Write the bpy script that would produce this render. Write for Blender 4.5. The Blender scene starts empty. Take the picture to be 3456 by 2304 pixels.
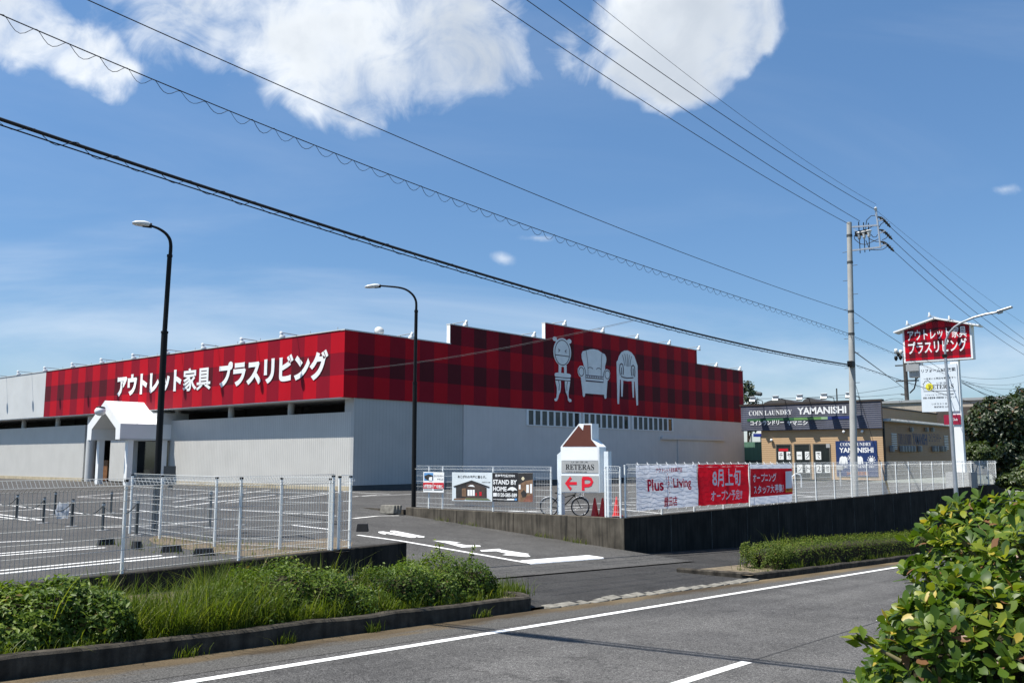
import bpy, math, random
import numpy as np
from mathutils import Vector, Matrix
R_ = math.radians
scene = bpy.context.scene
COL = scene.collection

# ------------------------------------------------------------------ camera
FPX, PITCH, HEAD, CAMZ = 3067.44, R_(7.2734), R_(40.2949), 2.13
cam = bpy.data.cameras.new('camera')
cam.sensor_width = 36.0
cam.lens = FPX / 3456 * 36
cam.clip_start = 0.05
cam.clip_end = 6000
camo = bpy.data.objects.new('camera', cam)
COL.objects.link(camo)
camo.location = (0, 0, CAMZ)
camo.rotation_euler = (math.pi / 2 + PITCH, 0, HEAD - math.pi / 2)
scene.camera = camo

# ------------------------------------------------------------------ exposure, sun, sky
scene.view_settings.view_transform = 'Standard'
scene.view_settings.look = 'None'
scene.view_settings.gamma = 1
scene.view_settings.exposure = 0.75
SUNV = Vector((-1.38, .93, 3.54)).normalized()
SUN_EL = math.asin(SUNV.z)
sl = bpy.data.lights.new('sun', 'SUN')
sl.energy = 5.0
sl.angle = R_(0.53)
sl.color = (1.0, .955, .88)
so = bpy.data.objects.new('sun', sl)
COL.objects.link(so)
so.rotation_euler = (-SUNV).to_track_quat('-Z', 'Y').to_euler()
so.location = (-20, 20, 60)

world = bpy.data.worlds.new('World')
scene.world = world
world.use_nodes = True
SKY_STRENGTH = 0.096


def build_world():
    nt = world.node_tree
    N, L = nt.nodes, nt.links
    N.clear()
    out = N.new('ShaderNodeOutputWorld')
    sky = N.new('ShaderNodeTexSky')
    sky.sky_type = 'NISHITA'
    sky.sun_disc = False
    sky.sun_elevation = SUN_EL
    sky.sun_rotation = math.atan2(SUNV.x, SUNV.y)
    sky.air_density = 1.0
    sky.dust_density = 0.25
    sky.ozone_density = 3.0
    hs = N.new('ShaderNodeHueSaturation')
    hs.inputs['Saturation'].default_value = 1.06
    hs.inputs['Value'].default_value = 1.0
    tc = N.new('ShaderNodeTexCoord')

    def math_(op, a, b=None, c=None):
        n = N.new('ShaderNodeMath')
        n.operation = op
        for k, v in enumerate((a, b, c)):
            if v is None:
                continue
            if isinstance(v, (int, float)):
                n.inputs[k].default_value = v
            else:
                L.new(v, n.inputs[k])
        return n.outputs[0]

    def dot(vec):
        n = N.new('ShaderNodeVectorMath')
        n.operation = 'DOT_PRODUCT'
        L.new(tc.outputs['Generated'], n.inputs[0])
        n.inputs[1].default_value = vec
        return n.outputs['Value']
    # summer haze takes the glare out of the low sky
    el = N.new('ShaderNodeValToRGB')
    L.new(dot(Vector((0, 0, 1))), el.inputs[0])
    el.color_ramp.elements[0].position = 0.0
    el.color_ramp.elements[0].color = (.50, .57, .68, 1)
    el.color_ramp.elements[1].position = .55
    el.color_ramp.elements[1].color = (.86, .97, 1.0, 1)
    ml = N.new('ShaderNodeMix')
    ml.data_type = 'RGBA'
    ml.blend_type = 'MULTIPLY'
    ml.inputs[0].default_value = 1
    L.new(sky.outputs[0], ml.inputs[6])
    L.new(el.outputs[0], ml.inputs[7])
    L.new(ml.outputs[2], hs.inputs['Color'])
    # a fixed compass frame for the cloud map: azimuth 40 deg, 7 deg up
    Fh = Vector((math.cos(HEAD), math.sin(HEAD), 0))
    Rt = Vector((math.sin(HEAD), -math.cos(HEAD), 0))
    F = Fh * math.cos(PITCH) + Vector((0, 0, math.sin(PITCH)))
    U = -Fh * math.sin(PITCH) + Vector((0, 0, math.cos(PITCH)))
    df = math_('MAXIMUM', dot(F), 0.05)
    X = math_('DIVIDE', dot(Rt), df)
    Y = math_('DIVIDE', dot(U), df)
    cv = N.new('ShaderNodeCombineXYZ')
    L.new(X, cv.inputs[0])
    L.new(Y, cv.inputs[1])

    def noise(scale, detail, rough, dist=0.0, off=(0, 0, 0), lac=2.0, sc=(1, 1, 1)):
        mp = N.new('ShaderNodeMapping')
        mp.inputs['Location'].default_value = off
        mp.inputs['Scale'].default_value = sc
        L.new(cv.outputs[0], mp.inputs[0])
        n = N.new('ShaderNodeTexNoise')
        n.inputs['Scale'].default_value = scale
        n.inputs['Detail'].default_value = detail
        n.inputs['Roughness'].default_value = rough
        n.inputs['Distortion'].default_value = dist
        n.inputs['Lacunarity'].default_value = lac
        L.new(mp.outputs[0], n.inputs['Vector'])
        return n.outputs[0]
    wn = N.new('ShaderNodeTexNoise')
    wn.inputs['Scale'].default_value = 4.5
    wn.inputs['Detail'].default_value = 4
    wn.inputs['Roughness'].default_value = .55
    L.new(cv.outputs[0], wn.inputs['Vector'])
    ws = N.new('ShaderNodeSeparateColor')
    L.new(wn.outputs['Color'], ws.inputs[0])
    XW_ = math_('ADD', X, math_('MULTIPLY', math_('SUBTRACT', ws.outputs[0], .5), .26))
    YW_ = math_('ADD', Y, math_('MULTIPLY', math_('SUBTRACT', ws.outputs[1], .5), .20))
    nz = noise(5.5, 9, .56, .35, (3.1, 1.7, .4))
    nf = noise(15, 9, .60, .9, (7.1, 4.7, 2.4))
    nb = noise(3.2, 5, .5, .2, (1.1, 9.7, 5.4))

    def blob(px, py, rx, ry, rot=0.0, w=1.0, warp=True):
        k = 3456 / 2352 / FPX
        cx, cy = (px - 1176) * k, (784 - py) * k
        rx *= k
        ry *= k
        c, s = math.cos(rot), math.sin(rot)
        dx = math_('SUBTRACT', XW_ if warp else X, cx)
        dy = math_('SUBTRACT', YW_ if warp else Y, cy)
        u = math_('DIVIDE', math_('ADD', math_('MULTIPLY', dx, c), math_('MULTIPLY', dy, s)), rx)
        v = math_('DIVIDE', math_('SUBTRACT', math_('MULTIPLY', dy, c), math_('MULTIPLY', dx, s)), ry)
        r = math_('SQRT', math_('ADD', math_('MULTIPLY', u, u), math_('MULTIPLY', v, v)))
        return math_('MULTIPLY', math_('SUBTRACT', 1.0, r), w)
    blobs = [blob(60, 70, 260, 150, -.35), blob(190, 150, 150, 110, -.3), blob(70, 30, 220, 120),
             blob(640, 60, 430, 190, -.2), blob(930, 120, 320, 215, .15), blob(760, 215, 280, 130, -.3),
             blob(1010, 100, 165, 140), blob(1060, 180, 105, 85), blob(1540, 40, 215, 185, .1), blob(1500, 180, 135, 85, -.3),
             blob(1620, 110, 95, 100), blob(800, -60, 500, 130)]
    m = blobs[0]
    for b in blobs[1:]:
        m = math_('SMOOTH_MAX', m, b, .15)
    mc = math_('SMOOTH_MIN', m, .34, .25)
    e = math_('ADD', mc, math_('MULTIPLY', math_('SUBTRACT', nz, .5), 1.25))
    e = math_('ADD', e, math_('MULTIPLY', math_('SUBTRACT', nf, .5), .70))

    def sstep(v, a, b, tomin=0.0, tomax=1.0):
        n = N.new('ShaderNodeMapRange')
        n.interpolation_type = 'SMOOTHSTEP'
        L.new(v, n.inputs[0])
        n.inputs[1].default_value = a
        n.inputs[2].default_value = b
        n.inputs[3].default_value = tomin
        n.inputs[4].default_value = tomax
        return n.outputs[0]
    alpha = sstep(e, -.06, .48)
    # small puffs
    small = [blob(1155, 594, 42, 22, -.2, 1, False), blob(2308, 434, 60, 22, 0, 1, False), blob(1235, 546, 60, 14, 0, .8, False)]
    sm = small[0]
    for b in small[1:]:
        sm = math_('MAXIMUM', sm, b)
    es = math_('ADD', sm, math_('MULTIPLY', math_('SUBTRACT', nf, .5), 1.6))
    alpha_s = sstep(es, .2, 1.1, 0, .5)
    # thin cirrus veils
    nc = noise(2.2, 7, .55, .8, (2, 3, 8), sc=(.55, 2.6, 1))
    veil = sstep(nc, .46, .80, 0, .42)
    band = sstep(Y, .17, -.02)
    veil = math_('MULTIPLY', veil, math_('ADD', math_('MULTIPLY', band, .8), .2))
    gate = math_('GREATER_THAN', dot(F), .06)
    a_all = math_('MULTIPLY', math_('MAXIMUM', math_('MAXIMUM', alpha, alpha_s), veil), gate)
    # cloud body: bright rims, blue-grey middles
    core = sstep(math_('ADD', math_('MULTIPLY', e, .55), math_('ADD', math_('MULTIPLY', mc, .9), math_('MULTIPLY', math_('SUBTRACT', nb, .5), 1.7))), .10, .85)
    mix = N.new('ShaderNodeMix')
    mix.data_type = 'RGBA'
    L.new(core, mix.inputs[0])
    k = 1 / SKY_STRENGTH
    mix.inputs[6].default_value = (.64 * k, .665 * k, .685 * k, 1)
    mix.inputs[7].default_value = (.36 * k, .40 * k, .455 * k, 1)
    m2 = N.new('ShaderNodeMix')
    m2.data_type = 'RGBA'
    L.new(a_all, m2.inputs[0])
    L.new(hs.outputs[0], m2.inputs[6])
    L.new(mix.outputs[2], m2.inputs[7])
    bg = N.new('ShaderNodeBackground')
    bg.inputs['Strength'].default_value = SKY_STRENGTH
    L.new(m2.outputs[2], bg.inputs['Color'])
    L.new(bg.outputs[0], out.inputs['Surface'])


build_world()

# ------------------------------------------------------------------ survey helpers: sight lines met with real planes
_F = np.array([math.cos(HEAD), math.sin(HEAD), 0.])
_R = np.array([math.sin(HEAD), -math.cos(HEAD), 0.])
_Zv = np.array([0, 0, 1.])
_fw = _F * math.cos(PITCH) + _Zv * math.sin(PITCH)
_up = -_F * math.sin(PITCH) + _Zv * math.cos(PITCH)
_C = np.array([0, 0, CAMZ])
ZS = dict(Z1=(0, 1050, 1.96), Z2=(1100, 1050, 2.6133), Z3=(1800, 1050, 2.94), Z4=(2450, 1000, 2.338), Z5=(0, 1550, 1.68),
          Z6=(1150, 1550, 1.96), Z7=(2300, 1550, 2.0346), Z8=(2700, 650, 3.111), Y1=(1350, 1400, 2.94), Y2=(2050, 1500, 3.36),
          Y3=(2450, 1300, 3.92), Y4=(2950, 1020, 3.646), Y5=(200, 1300, 4.48), Y6=(0, 1550, 3.485), Y7=(1100, 1050, 3.36),
          Y8=(1800, 1100, 4.704), X1=(1100, 1600, 5.2275), X2=(2400, 1250, 4.48), X3=(3100, 1300, 3.135), X4=(0, 0, 1.3067),
          X5=(1600, 0, 1.2672), X6=(0, 380, 3.1357), D=(0, 0, 2352 / 3456), F=(0, 0, 1))


def pl(z, x, y, n, d):
    a, b, s = ZS[z]
    px, py = a + x / s, b + y / s
    r = _R * (px - 1728) + _fw * FPX - _up * (py - 1152)
    n = np.array(n, float)
    return Vector(_C + r * ((d - n @ _C) / (n @ r)))


def gx(z, x, y, X): return pl(z, x, y, (1, 0, 0), X)
def gy(z, x, y, Y): return pl(z, x, y, (0, 1, 0), Y)
def gz(z, x, y, Zh=0.0): return pl(z, x, y, (0, 0, 1), Zh)


SL = .042


def zr(x):
    return -.12 - SL * max(-40.0, min(90.0, x))


def gr(z, x, y, lift=0.0): return pl(z, x, y, (SL, 0, 1), -.12 + lift)


# ------------------------------------------------------------------ mesh helpers
class MB:
    def __init__(s):
        s.v, s.f, s.m, s.sm = [], [], [], []

    def add(s, vs, fs, mi=0, smooth=False):
        o = len(s.v)
        s.v.extend([tuple(v) for v in vs])
        for f in fs:
            s.f.append([i + o for i in f])
            s.m.append(mi)
            s.sm.append(smooth)
        return s

    def box(s, x0, y0, z0, x1, y1, z1, mi=0):
        vs = [(x0, y0, z0), (x1, y0, z0), (x1, y1, z0), (x0, y1, z0), (x0, y0, z1), (x1, y0, z1), (x1, y1, z1), (x0, y1, z1)]
        return s.add(vs, [(0, 3, 2, 1), (4, 5, 6, 7), (0, 1, 5, 4), (1, 2, 6, 5), (2, 3, 7, 6), (3, 0, 4, 7)], mi)

    def obox(s, c, u, v, w, mi=0):
        """box at centre c with half vectors u, v, w"""
        c, u, v, w = map(Vector, (c, u, v, w))
        vs = [c + a * u + b * v + d * w for d in (-1, 1) for a, b in ((-1, -1), (1, -1), (1, 1), (-1, 1))]
        return s.add(vs, [(0, 3, 2, 1), (4, 5, 6, 7), (0, 1, 5, 4), (1, 2, 6, 5), (2, 3, 7, 6), (3, 0, 4, 7)], mi)

    def beam(s, a, b, w, h, mi=0):
        a, b = Vector(a), Vector(b)
        d = (b - a)
        up = Vector((0, 0, 1)) if abs(d.normalized().z) < .95 else Vector((1, 0, 0))
        sd = d.cross(up).normalized()
        up = sd.cross(d).normalized()
        return s.obox((a + b) / 2, d / 2, sd * w / 2, up * h / 2, mi)

    def tube(s, pts, r, n=6, mi=0, smooth=True, caps=True):
        pts = [Vector(p) for p in pts]
        rs = r if isinstance(r, (list, tuple)) else [r] * len(pts)
        vs = []
        prev = None
        for i, p in enumerate(pts):
            t = (pts[min(i + 1, len(pts) - 1)] - pts[max(i - 1, 0)])
            t = t.normalized() if t.length > 1e-9 else Vector((0, 0, 1))
            if prev is None:
                a = Vector((0, 0, 1)) if abs(t.z) < .9 else Vector((1, 0, 0))
                u = t.cross(a).normalized()
            else:
                u = (prev - t * prev.dot(t))
                u = u.normalized() if u.length > 1e-6 else t.orthogonal().normalized()
            prev = u
            w = t.cross(u)
            for k in range(n):
                an = 2 * math.pi * k / n
                vs.append(p + (u * math.cos(an) + w * math.sin(an)) * rs[i])
        fs = []
        for i in range(len(pts) - 1):
            for k in range(n):
                fs.append((i * n + k, i * n + (k + 1) % n, (i + 1) * n + (k + 1) % n, (i + 1) * n + k))
        s.add(vs, fs, mi, smooth)
        if caps:
            s.add(vs[:n], [tuple(range(n - 1, -1, -1))], mi)
            s.add(vs[-n:], [tuple(range(n))], mi)
        return s

    def lathe(s, c, prof, n=16, mi=0, axis=Vector((0, 0, 1)), smooth=True):
        c = Vector(c)
        axis = Vector(axis).normalized()
        u = axis.orthogonal().normalized()
        w = axis.cross(u)
        vs = []
        for r, z in prof:
            for k in range(n):
                a = 2 * math.pi * k / n
                vs.append(c + axis * z + (u * math.cos(a) + w * math.sin(a)) * r)
        fs = [(i * n + k, i * n + (k + 1) % n, (i + 1) * n + (k + 1) % n, (i + 1) * n + k) for i in range(len(prof) - 1) for k in range(n)]
        return s.add(vs, fs, mi, smooth)

    def prism(s, poly, d, mi=0, side=None):
        """polygon of 3D points extruded by the vector d"""
        poly = [Vector(p) for p in poly]
        d = Vector(d)
        n = len(poly)
        side = mi if side is None else side
        s.add(poly, [tuple(range(n))], mi)
        s.add([p + d for p in poly], [tuple(range(n - 1, -1, -1))], mi)
        s.add(poly + [p + d for p in poly], [(i, i + n, (i + 1) % n + n, (i + 1) % n) for i in range(n)], side)
        return s

    def strip(s, pts, w, nrm, mi=0, d=0.0):
        """flat ribbon of width w along pts on a plane with normal nrm"""
        pts = [Vector(p) for p in pts]
        nrm = Vector(nrm).normalized()
        vs = []
        for i, p in enumerate(pts):
            t = (pts[min(i + 1, len(pts) - 1)] - pts[max(i - 1, 0)]).normalized()
            sd = nrm.cross(t).normalized() * w / 2
            vs += [p - sd + nrm * d, p + sd + nrm * d]
        return s.add(vs, [(2 * i, 2 * i + 1, 2 * i + 3, 2 * i + 2) for i in range(len(pts) - 1)], mi)

    def sphere(s, c, rx, ry=None, rz=None, mi=0, n=12, m=8):
        ry = rx if ry is None else ry
        rz = rx if rz is None else rz
        c = Vector(c)
        vs = [c + Vector((math.sin(math.pi * i / m) * math.cos(2 * math.pi * k / n) * rx, math.sin(math.pi * i / m) * math.sin(2 * math.pi * k / n) * ry,
                          math.cos(math.pi * i / m) * rz)) for i in range(m + 1) for k in range(n)]
        return s.add(vs, [(i * n + k, i * n + (k + 1) % n, (i + 1) * n + (k + 1) % n, (i + 1) * n + k) for i in range(m) for k in range(n)], mi, True)

    def build(s, name, mats, parent=None, bevel=0.0, loc=None):
        me = bpy.data.meshes.new(name)
        base = Vector((0, 0, 0))
        if parent is not None:
            base = Vector(parent.get('_base', (0, 0, 0)))
        elif loc is not None:
            base = Vector(loc)
        me.from_pydata([Vector(v) - base for v in s.v], [], s.f)
        for m in (mats if isinstance(mats, (list, tuple)) else [mats]):
            me.materials.append(m)
        me.polygons.foreach_set('material_index', s.m)
        me.polygons.foreach_set('use_smooth', s.sm)
        me.update()
        o = bpy.data.objects.new(name, me)
        COL.objects.link(o)
        if parent is not None:
            o.parent = parent
            o['_base'] = tuple(base)
        elif loc is not None:
            o.location = base
            o['_base'] = tuple(base)
        if bevel:
            b = o.modifiers.new('bevel', 'BEVEL')
            b.width = bevel
            b.segments = 2
            b.limit_method = 'ANGLE'
        return o


def tag(o, label=None, cat=None, group=None, kind=None):
    if label:
        o['label'] = label
    if cat:
        o['category'] = cat
    if group:
        o['group'] = group
    if kind:
        o['kind'] = kind
    return o


def thing(name, loc, label, cat, group=None):
    o = bpy.data.objects.new(name, None)
    o.empty_display_size = .2
    COL.objects.link(o)
    o.location = loc
    o['_base'] = tuple(loc)
    return tag(o, label, cat, group)


def copy_tree(o, parent=None):
    c = o.copy()
    COL.objects.link(c)
    c.parent = parent
    for ch in [x for x in COL.objects if x.parent == o]:
        copy_tree(ch, c)
    return c


def structure(mb, name, mat, bevel=0):
    return tag(mb.build(name, mat, bevel=bevel), kind='structure')


_tc = {}


def text_verts(body, bold=0.0):
    key = (body, bold)
    if key in _tc:
        return _tc[key]
    cu = bpy.data.curves.new('lettering', 'FONT')
    cu.body = body
    cu.size = 1
    cu.offset = bold
    cu.resolution_u = 3
    ob = bpy.data.objects.new('lettering', cu)
    COL.objects.link(ob)
    bpy.context.view_layer.update()
    me = bpy.data.meshes.new_from_object(ob.evaluated_get(bpy.context.evaluated_depsgraph_get()))
    vs = np.array([v.co[:] for v in me.vertices]).reshape(-1, 3)
    fs = [tuple(p.vertices) for p in me.polygons]
    bpy.data.objects.remove(ob)
    bpy.data.meshes.remove(me)
    _tc[key] = (vs, fs)
    return vs, fs


def text(mb, body, o, right, up, W, H, mi=0, bold=0.0, lift=0.0, depth=0.0):
    """lettering fitted to a box W x H whose lower left corner is o"""
    vs, fs = text_verts(body, bold)
    if not len(vs):
        return
    o, right, up = Vector(o), Vector(right).normalized(), Vector(up).normalized()
    n = right.cross(up)
    lo, hi = vs[:, :2].min(0), vs[:, :2].max(0)
    sx, sy = W / max(1e-6, hi[0] - lo[0]), H / max(1e-6, hi[1] - lo[1])
    pts = [o + right * ((v[0] - lo[0]) * sx) + up * ((v[1] - lo[1]) * sy) + n * lift for v in vs]
    mb.add(pts, fs, mi)
    if depth:
        ec = {}
        for f in fs:
            for a, b in zip(f, f[1:] + f[:1]):
                ec[(a, b)] = ec.get((a, b), 0) + 1
        rim = [(a, b) for (a, b) in ec if (b, a) not in ec]
        m = len(pts)
        mb.add(pts + [p - n * depth for p in pts], [(b, a, a + m, b + m) for a, b in rim], mi)


# ------------------------------------------------------------------ materials
def nodes_of(m):
    m.use_nodes = True
    nt = m.node_tree
    return nt, nt.nodes, nt.links, nt.nodes['Principled BSDF']


def world_pos(N, L, scale=(1, 1, 1)):
    g = N.new('ShaderNodeNewGeometry')
    mp = N.new('ShaderNodeMapping')
    mp.inputs['Scale'].default_value = scale
    L.new(g.outputs['Position'], mp.inputs[0])
    return mp.outputs[0]


def tex_noise(N, L, vec, scale, detail=4, rough=.55):
    n = N.new('ShaderNodeTexNoise')
    n.inputs['Scale'].default_value = scale
    n.inputs['Detail'].default_value = detail
    n.inputs['Roughness'].default_value = rough
    L.new(vec, n.inputs['Vector'])
    return n.outputs[0]


def ramp(N, L, fac, stops):
    r = N.new('ShaderNodeValToRGB')
    el = r.color_ramp.elements
    while len(el) > 1:
        el.remove(el[-1])
    el[0].position, el[0].color = stops[0][0], (*stops[0][1], 1)
    for p, c in stops[1:]:
        e = el.new(p)
        e.color = (*c, 1)
    L.new(fac, r.inputs[0])
    return r.outputs[0]


def mixc(N, L, fac, a, b, mode='MIX'):
    n = N.new('ShaderNodeMix')
    n.data_type = 'RGBA'
    n.blend_type = mode
    for k, v in ((0, fac), (6, a), (7, b)):
        if isinstance(v, (int, float)):
            n.inputs[k].default_value = v
        elif isinstance(v, tuple):
            n.inputs[k].default_value = (*v, 1)
        else:
            L.new(v, n.inputs[k])
    return n.outputs[2]


def bump(N, L, p, h, strength, dist=.01):
    b = N.new('ShaderNodeBump')
    b.inputs['Strength'].default_value = strength
    b.inputs['Distance'].default_value = dist
    L.new(h, b.inputs['Height'])
    L.new(b.outputs[0], p.inputs['Normal'])


def mat(name, col, rough=.6, metal=0.0, var=.12, scale=2.0, bumps=0.0, bscale=40.0, streak=0.0, streak_col=None, spec=None):
    m = bpy.data.materials.new(name)
    nt, N, L, p = nodes_of(m)
    v = world_pos(N, L)
    n = tex_noise(N, L, v, scale, 6)
    lo = tuple(c * (1 - var) for c in col)
    hi = tuple(min(1, c * (1 + var)) for c in col)
    c = ramp(N, L, n, [(.3, lo), (.7, hi)])
    if streak:
        v2 = world_pos(N, L, (5, 5, .35))
        s = tex_noise(N, L, v2, 1.6, 5, .6)
        f = ramp(N, L, s, [(.42, (0, 0, 0)), (.72, (streak,) * 3)])
        c = mixc(N, L, f, c, streak_col or tuple(x * .35 for x in col))
    L.new(c, p.inputs['Base Color'])
    p.inputs['Roughness'].default_value = rough
    p.inputs['Metallic'].default_value = metal
    p.inputs['Specular IOR Level'].default_value = spec if spec is not None else (.12 if rough >= .85 else .4)
    if bumps:
        bump(N, L, p, tex_noise(N, L, v, bscale, 4), bumps)
    return m


def asphalt(name, base, warm=(1, 1, 1), speck=.45, along=True):
    m = bpy.data.materials.new(name)
    nt, N, L, p = nodes_of(m)
    v = world_pos(N, L)
    fine = tex_noise(N, L, v, 55, 3, .8)
    fine2 = tex_noise(N, L, v, 17, 5, .85)
    mid = tex_noise(N, L, v, 1.1, 6, .6)
    st = tex_noise(N, L, world_pos(N, L, (.05, 1.3, 1)), 1.0, 4, .5)
    b = [base * w for w in warm]
    c1 = ramp(N, L, fine, [(.32, tuple(x * (1 - speck) for x in b)), (.5, tuple(b)), (.7, tuple(x * (1 + speck * 1.5) for x in b))])
    c2 = ramp(N, L, mid, [(.28, (.80,) * 3), (.5, (1, 1, 1)), (.74, (1.16,) * 3)])
    c = mixc(N, L, 1.0, c1, c2, 'MULTIPLY')
    c5 = ramp(N, L, fine2, [(.38, (.66,) * 3), (.5, (1.0,) * 3), (.62, (1.42,) * 3)])
    c = mixc(N, L, 1.0, c, c5, 'MULTIPLY')
    if along:
        c3 = ramp(N, L, st, [(.36, (.78,) * 3), (.52, (1.0,) * 3), (.72, (1.12,) * 3)])
        c = mixc(N, L, 1.0, c, c3, 'MULTIPLY')
    blot = tex_noise(N, L, v, .33, 3, .5)
    c4 = ramp(N, L, blot, [(.36, (.86, .86, .87)), (.6, (1.04,) * 3)])
    c = mixc(N, L, 1.0, c, c4, 'MULTIPLY')
    vo = N.new('ShaderNodeTexVoronoi')
    vo.feature = 'DISTANCE_TO_EDGE'
    vo.inputs['Scale'].default_value = .28
    wv = N.new('ShaderNodeVectorMath')
    wv.operation = 'ADD'
    nn = N.new('ShaderNodeTexNoise')
    nn.inputs['Scale'].default_value = 1.6
    nn.inputs['Detail'].default_value = 6
    L.new(v, nn.inputs['Vector'])
    L.new(v, wv.inputs[0])
    L.new(nn.outputs['Color'], wv.inputs[1])
    L.new(wv.outputs[0], vo.inputs['Vector'])
    ck = ramp(N, L, vo.outputs['Distance'], [(0.0, (.45,) * 3), (.004, (.6,) * 3), (.009, (1, 1, 1))])
    gate = ramp(N, L, tex_noise(N, L, v, .21, 2), [(.5, (0, 0, 0)), (.6, (.6,) * 3)])
    c = mixc(N, L, gate, c, mixc(N, L, 1.0, c, ck, 'MULTIPLY'))
    L.new(c, p.inputs['Base Color'])
    p.inputs['Roughness'].default_value = .88
    p.inputs['Specular IOR Level'].default_value = .15
    bump(N, L, p, fine, .6, .008)
    return m


def leaf_mat(name, cols, rough=.42, transl=.35, spec=.5):
    """leaf colours spread by the per-leaf attribute 'tint' (kinds and ages of leaves, sunlit tops lightened)"""
    m = bpy.data.materials.new(name)
    nt, N, L, p = nodes_of(m)
    at = N.new('ShaderNodeAttribute')
    at.attribute_name = 'tint'
    c = ramp(N, L, at.outputs['Fac'], cols)
    L.new(c, p.inputs['Base Color'])
    p.inputs['Roughness'].default_value = rough
    p.inputs['Specular IOR Level'].default_value = spec
    tr = N.new('ShaderNodeBsdfTranslucent')
    tcx = mixc(N, L, 1.0, c, (1.5, 1.55, .7), 'MULTIPLY')
    L.new(tcx, tr.inputs['Color'])
    mx = N.new('ShaderNodeMixShader')
    mx.inputs[0].default_value = transl
    L.new(p.outputs[0], mx.inputs[1])
    L.new(tr.outputs[0], mx.inputs[2])
    L.new(mx.outputs[0], N['Material Output'].inputs['Surface'])
    return m


def plaid(name, axis, origin, w, light, medium, dark, z0=6.0, h=1.45, rough=.6):
    m = bpy.data.materials.new(name)
    nt, N, L, p = nodes_of(m)
    g = N.new('ShaderNodeNewGeometry')
    sp = N.new('ShaderNodeSeparateXYZ')
    L.new(g.outputs['Position'], sp.inputs[0])

    def mm(op, a, b=0.0):
        n = N.new('ShaderNodeMath')
        n.operation = op
        for k, v in ((0, a), (1, b)):
            if isinstance(v, (int, float)):
                n.inputs[k].default_value = v
            else:
                L.new(v, n.inputs[k])
        return n.outputs[0]
    cu = mm('DIVIDE', mm('SUBTRACT', sp.outputs[axis], origin), w)
    cv = mm('DIVIDE', mm('SUBTRACT', sp.outputs[2], z0), h)
    a = mm('FLOORED_MODULO', mm('FLOOR', cu), 2.0)
    b = mm('FLOORED_MODULO', mm('FLOOR', cv), 2.0)
    tot = mm('DIVIDE', mm('ADD', a, b), 2.0)
    c = ramp(N, L, tot, [(0, light), (.25, light), (.26, medium), (.74, medium), (.76, dark)])
    r = nt.nodes[-1]
    # panel joints, very thin
    ju = mm('ABSOLUTE', mm('SUBTRACT', mm('FRACT', cu), .5))
    jv = mm('ABSOLUTE', mm('SUBTRACT', mm('FRACT', cv), .5))
    j = mm('GREATER_THAN', mm('MAXIMUM', ju, jv), .492)
    c = mixc(N, L, mm('MULTIPLY', j, .35), c, tuple(x * .5 for x in medium))
    n = tex_noise(N, L, world_pos(N, L, (1, 1, .4)), .7, 6, .6)
    f = ramp(N, L, n, [(.3, (.9,) * 3), (.7, (1.06,) * 3)])
    c = mixc(N, L, 1.0, c, f, 'MULTIPLY')
    L.new(c, p.inputs['Base Color'])
    p.inputs['Roughness'].default_value = rough
    p.inputs['Specular IOR Level'].default_value = .12
    return m


def ribbed(name, col, axis, pitch, rough=.5, strength=.6, var=.05, streak=.12, along_z=False, dark=.86):
    """profiled sheet cladding: ribs along z (or lap boards along the wall when along_z)"""
    m = bpy.data.materials.new(name)
    nt, N, L, p = nodes_of(m)
    g = N.new('ShaderNodeNewGeometry')
    sp = N.new('ShaderNodeSeparateXYZ')
    L.new(g.outputs['Position'], sp.inputs[0])
    d = N.new('ShaderNodeMath')
    d.operation = 'DIVIDE'
    L.new(sp.outputs[2 if along_z else axis], d.inputs[0])
    d.inputs[1].default_value = pitch
    fr = N.new('ShaderNodeMath')
    fr.operation = 'FRACT'
    L.new(d.outputs[0], fr.inputs[0])
    h = ramp(N, L, fr.outputs[0], [(0, (0,) * 3), (.12, (0,) * 3), (.2, (1,) * 3), (.9, (1,) * 3), (1.0, (0,) * 3)])
    v = world_pos(N, L)
    n = tex_noise(N, L, v, .6, 5)
    c = ramp(N, L, n, [(.3, tuple(x * (1 - var) for x in col)), (.7, tuple(min(1, x * (1 + var)) for x in col))])
    s = tex_noise(N, L, world_pos(N, L, (3, 3, .12)), 1.5, 5, .6)
    f = ramp(N, L, s, [(.45, (0, 0, 0)), (.8, (streak,) * 3)])
    c = mixc(N, L, f, c, tuple(x * .6 for x in col))
    gap = ramp(N, L, fr.outputs[0], [(0, (dark,) * 3), (.12, (dark,) * 3), (.16, (1,) * 3)])
    c = mixc(N, L, 1.0, c, gap, 'MULTIPLY')
    L.new(c, p.inputs['Base Color'])
    p.inputs['Roughness'].default_value = rough
    bump(N, L, p, h, strength, .02)
    return m


def glassy(name, col, rough=.08):
    m = bpy.data.materials.new(name)
    nt, N, L, p = nodes_of(m)
    n = tex_noise(N, L, world_pos(N, L), .8, 3)
    L.new(ramp(N, L, n, [(.3, tuple(c * .7 for c in col)), (.7, tuple(c * 1.3 for c in col))]), p.inputs['Base Color'])
    p.inputs['Roughness'].default_value = rough
    p.inputs['Specular IOR Level'].default_value = .6 if rough < .3 else .2
    return m


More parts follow.
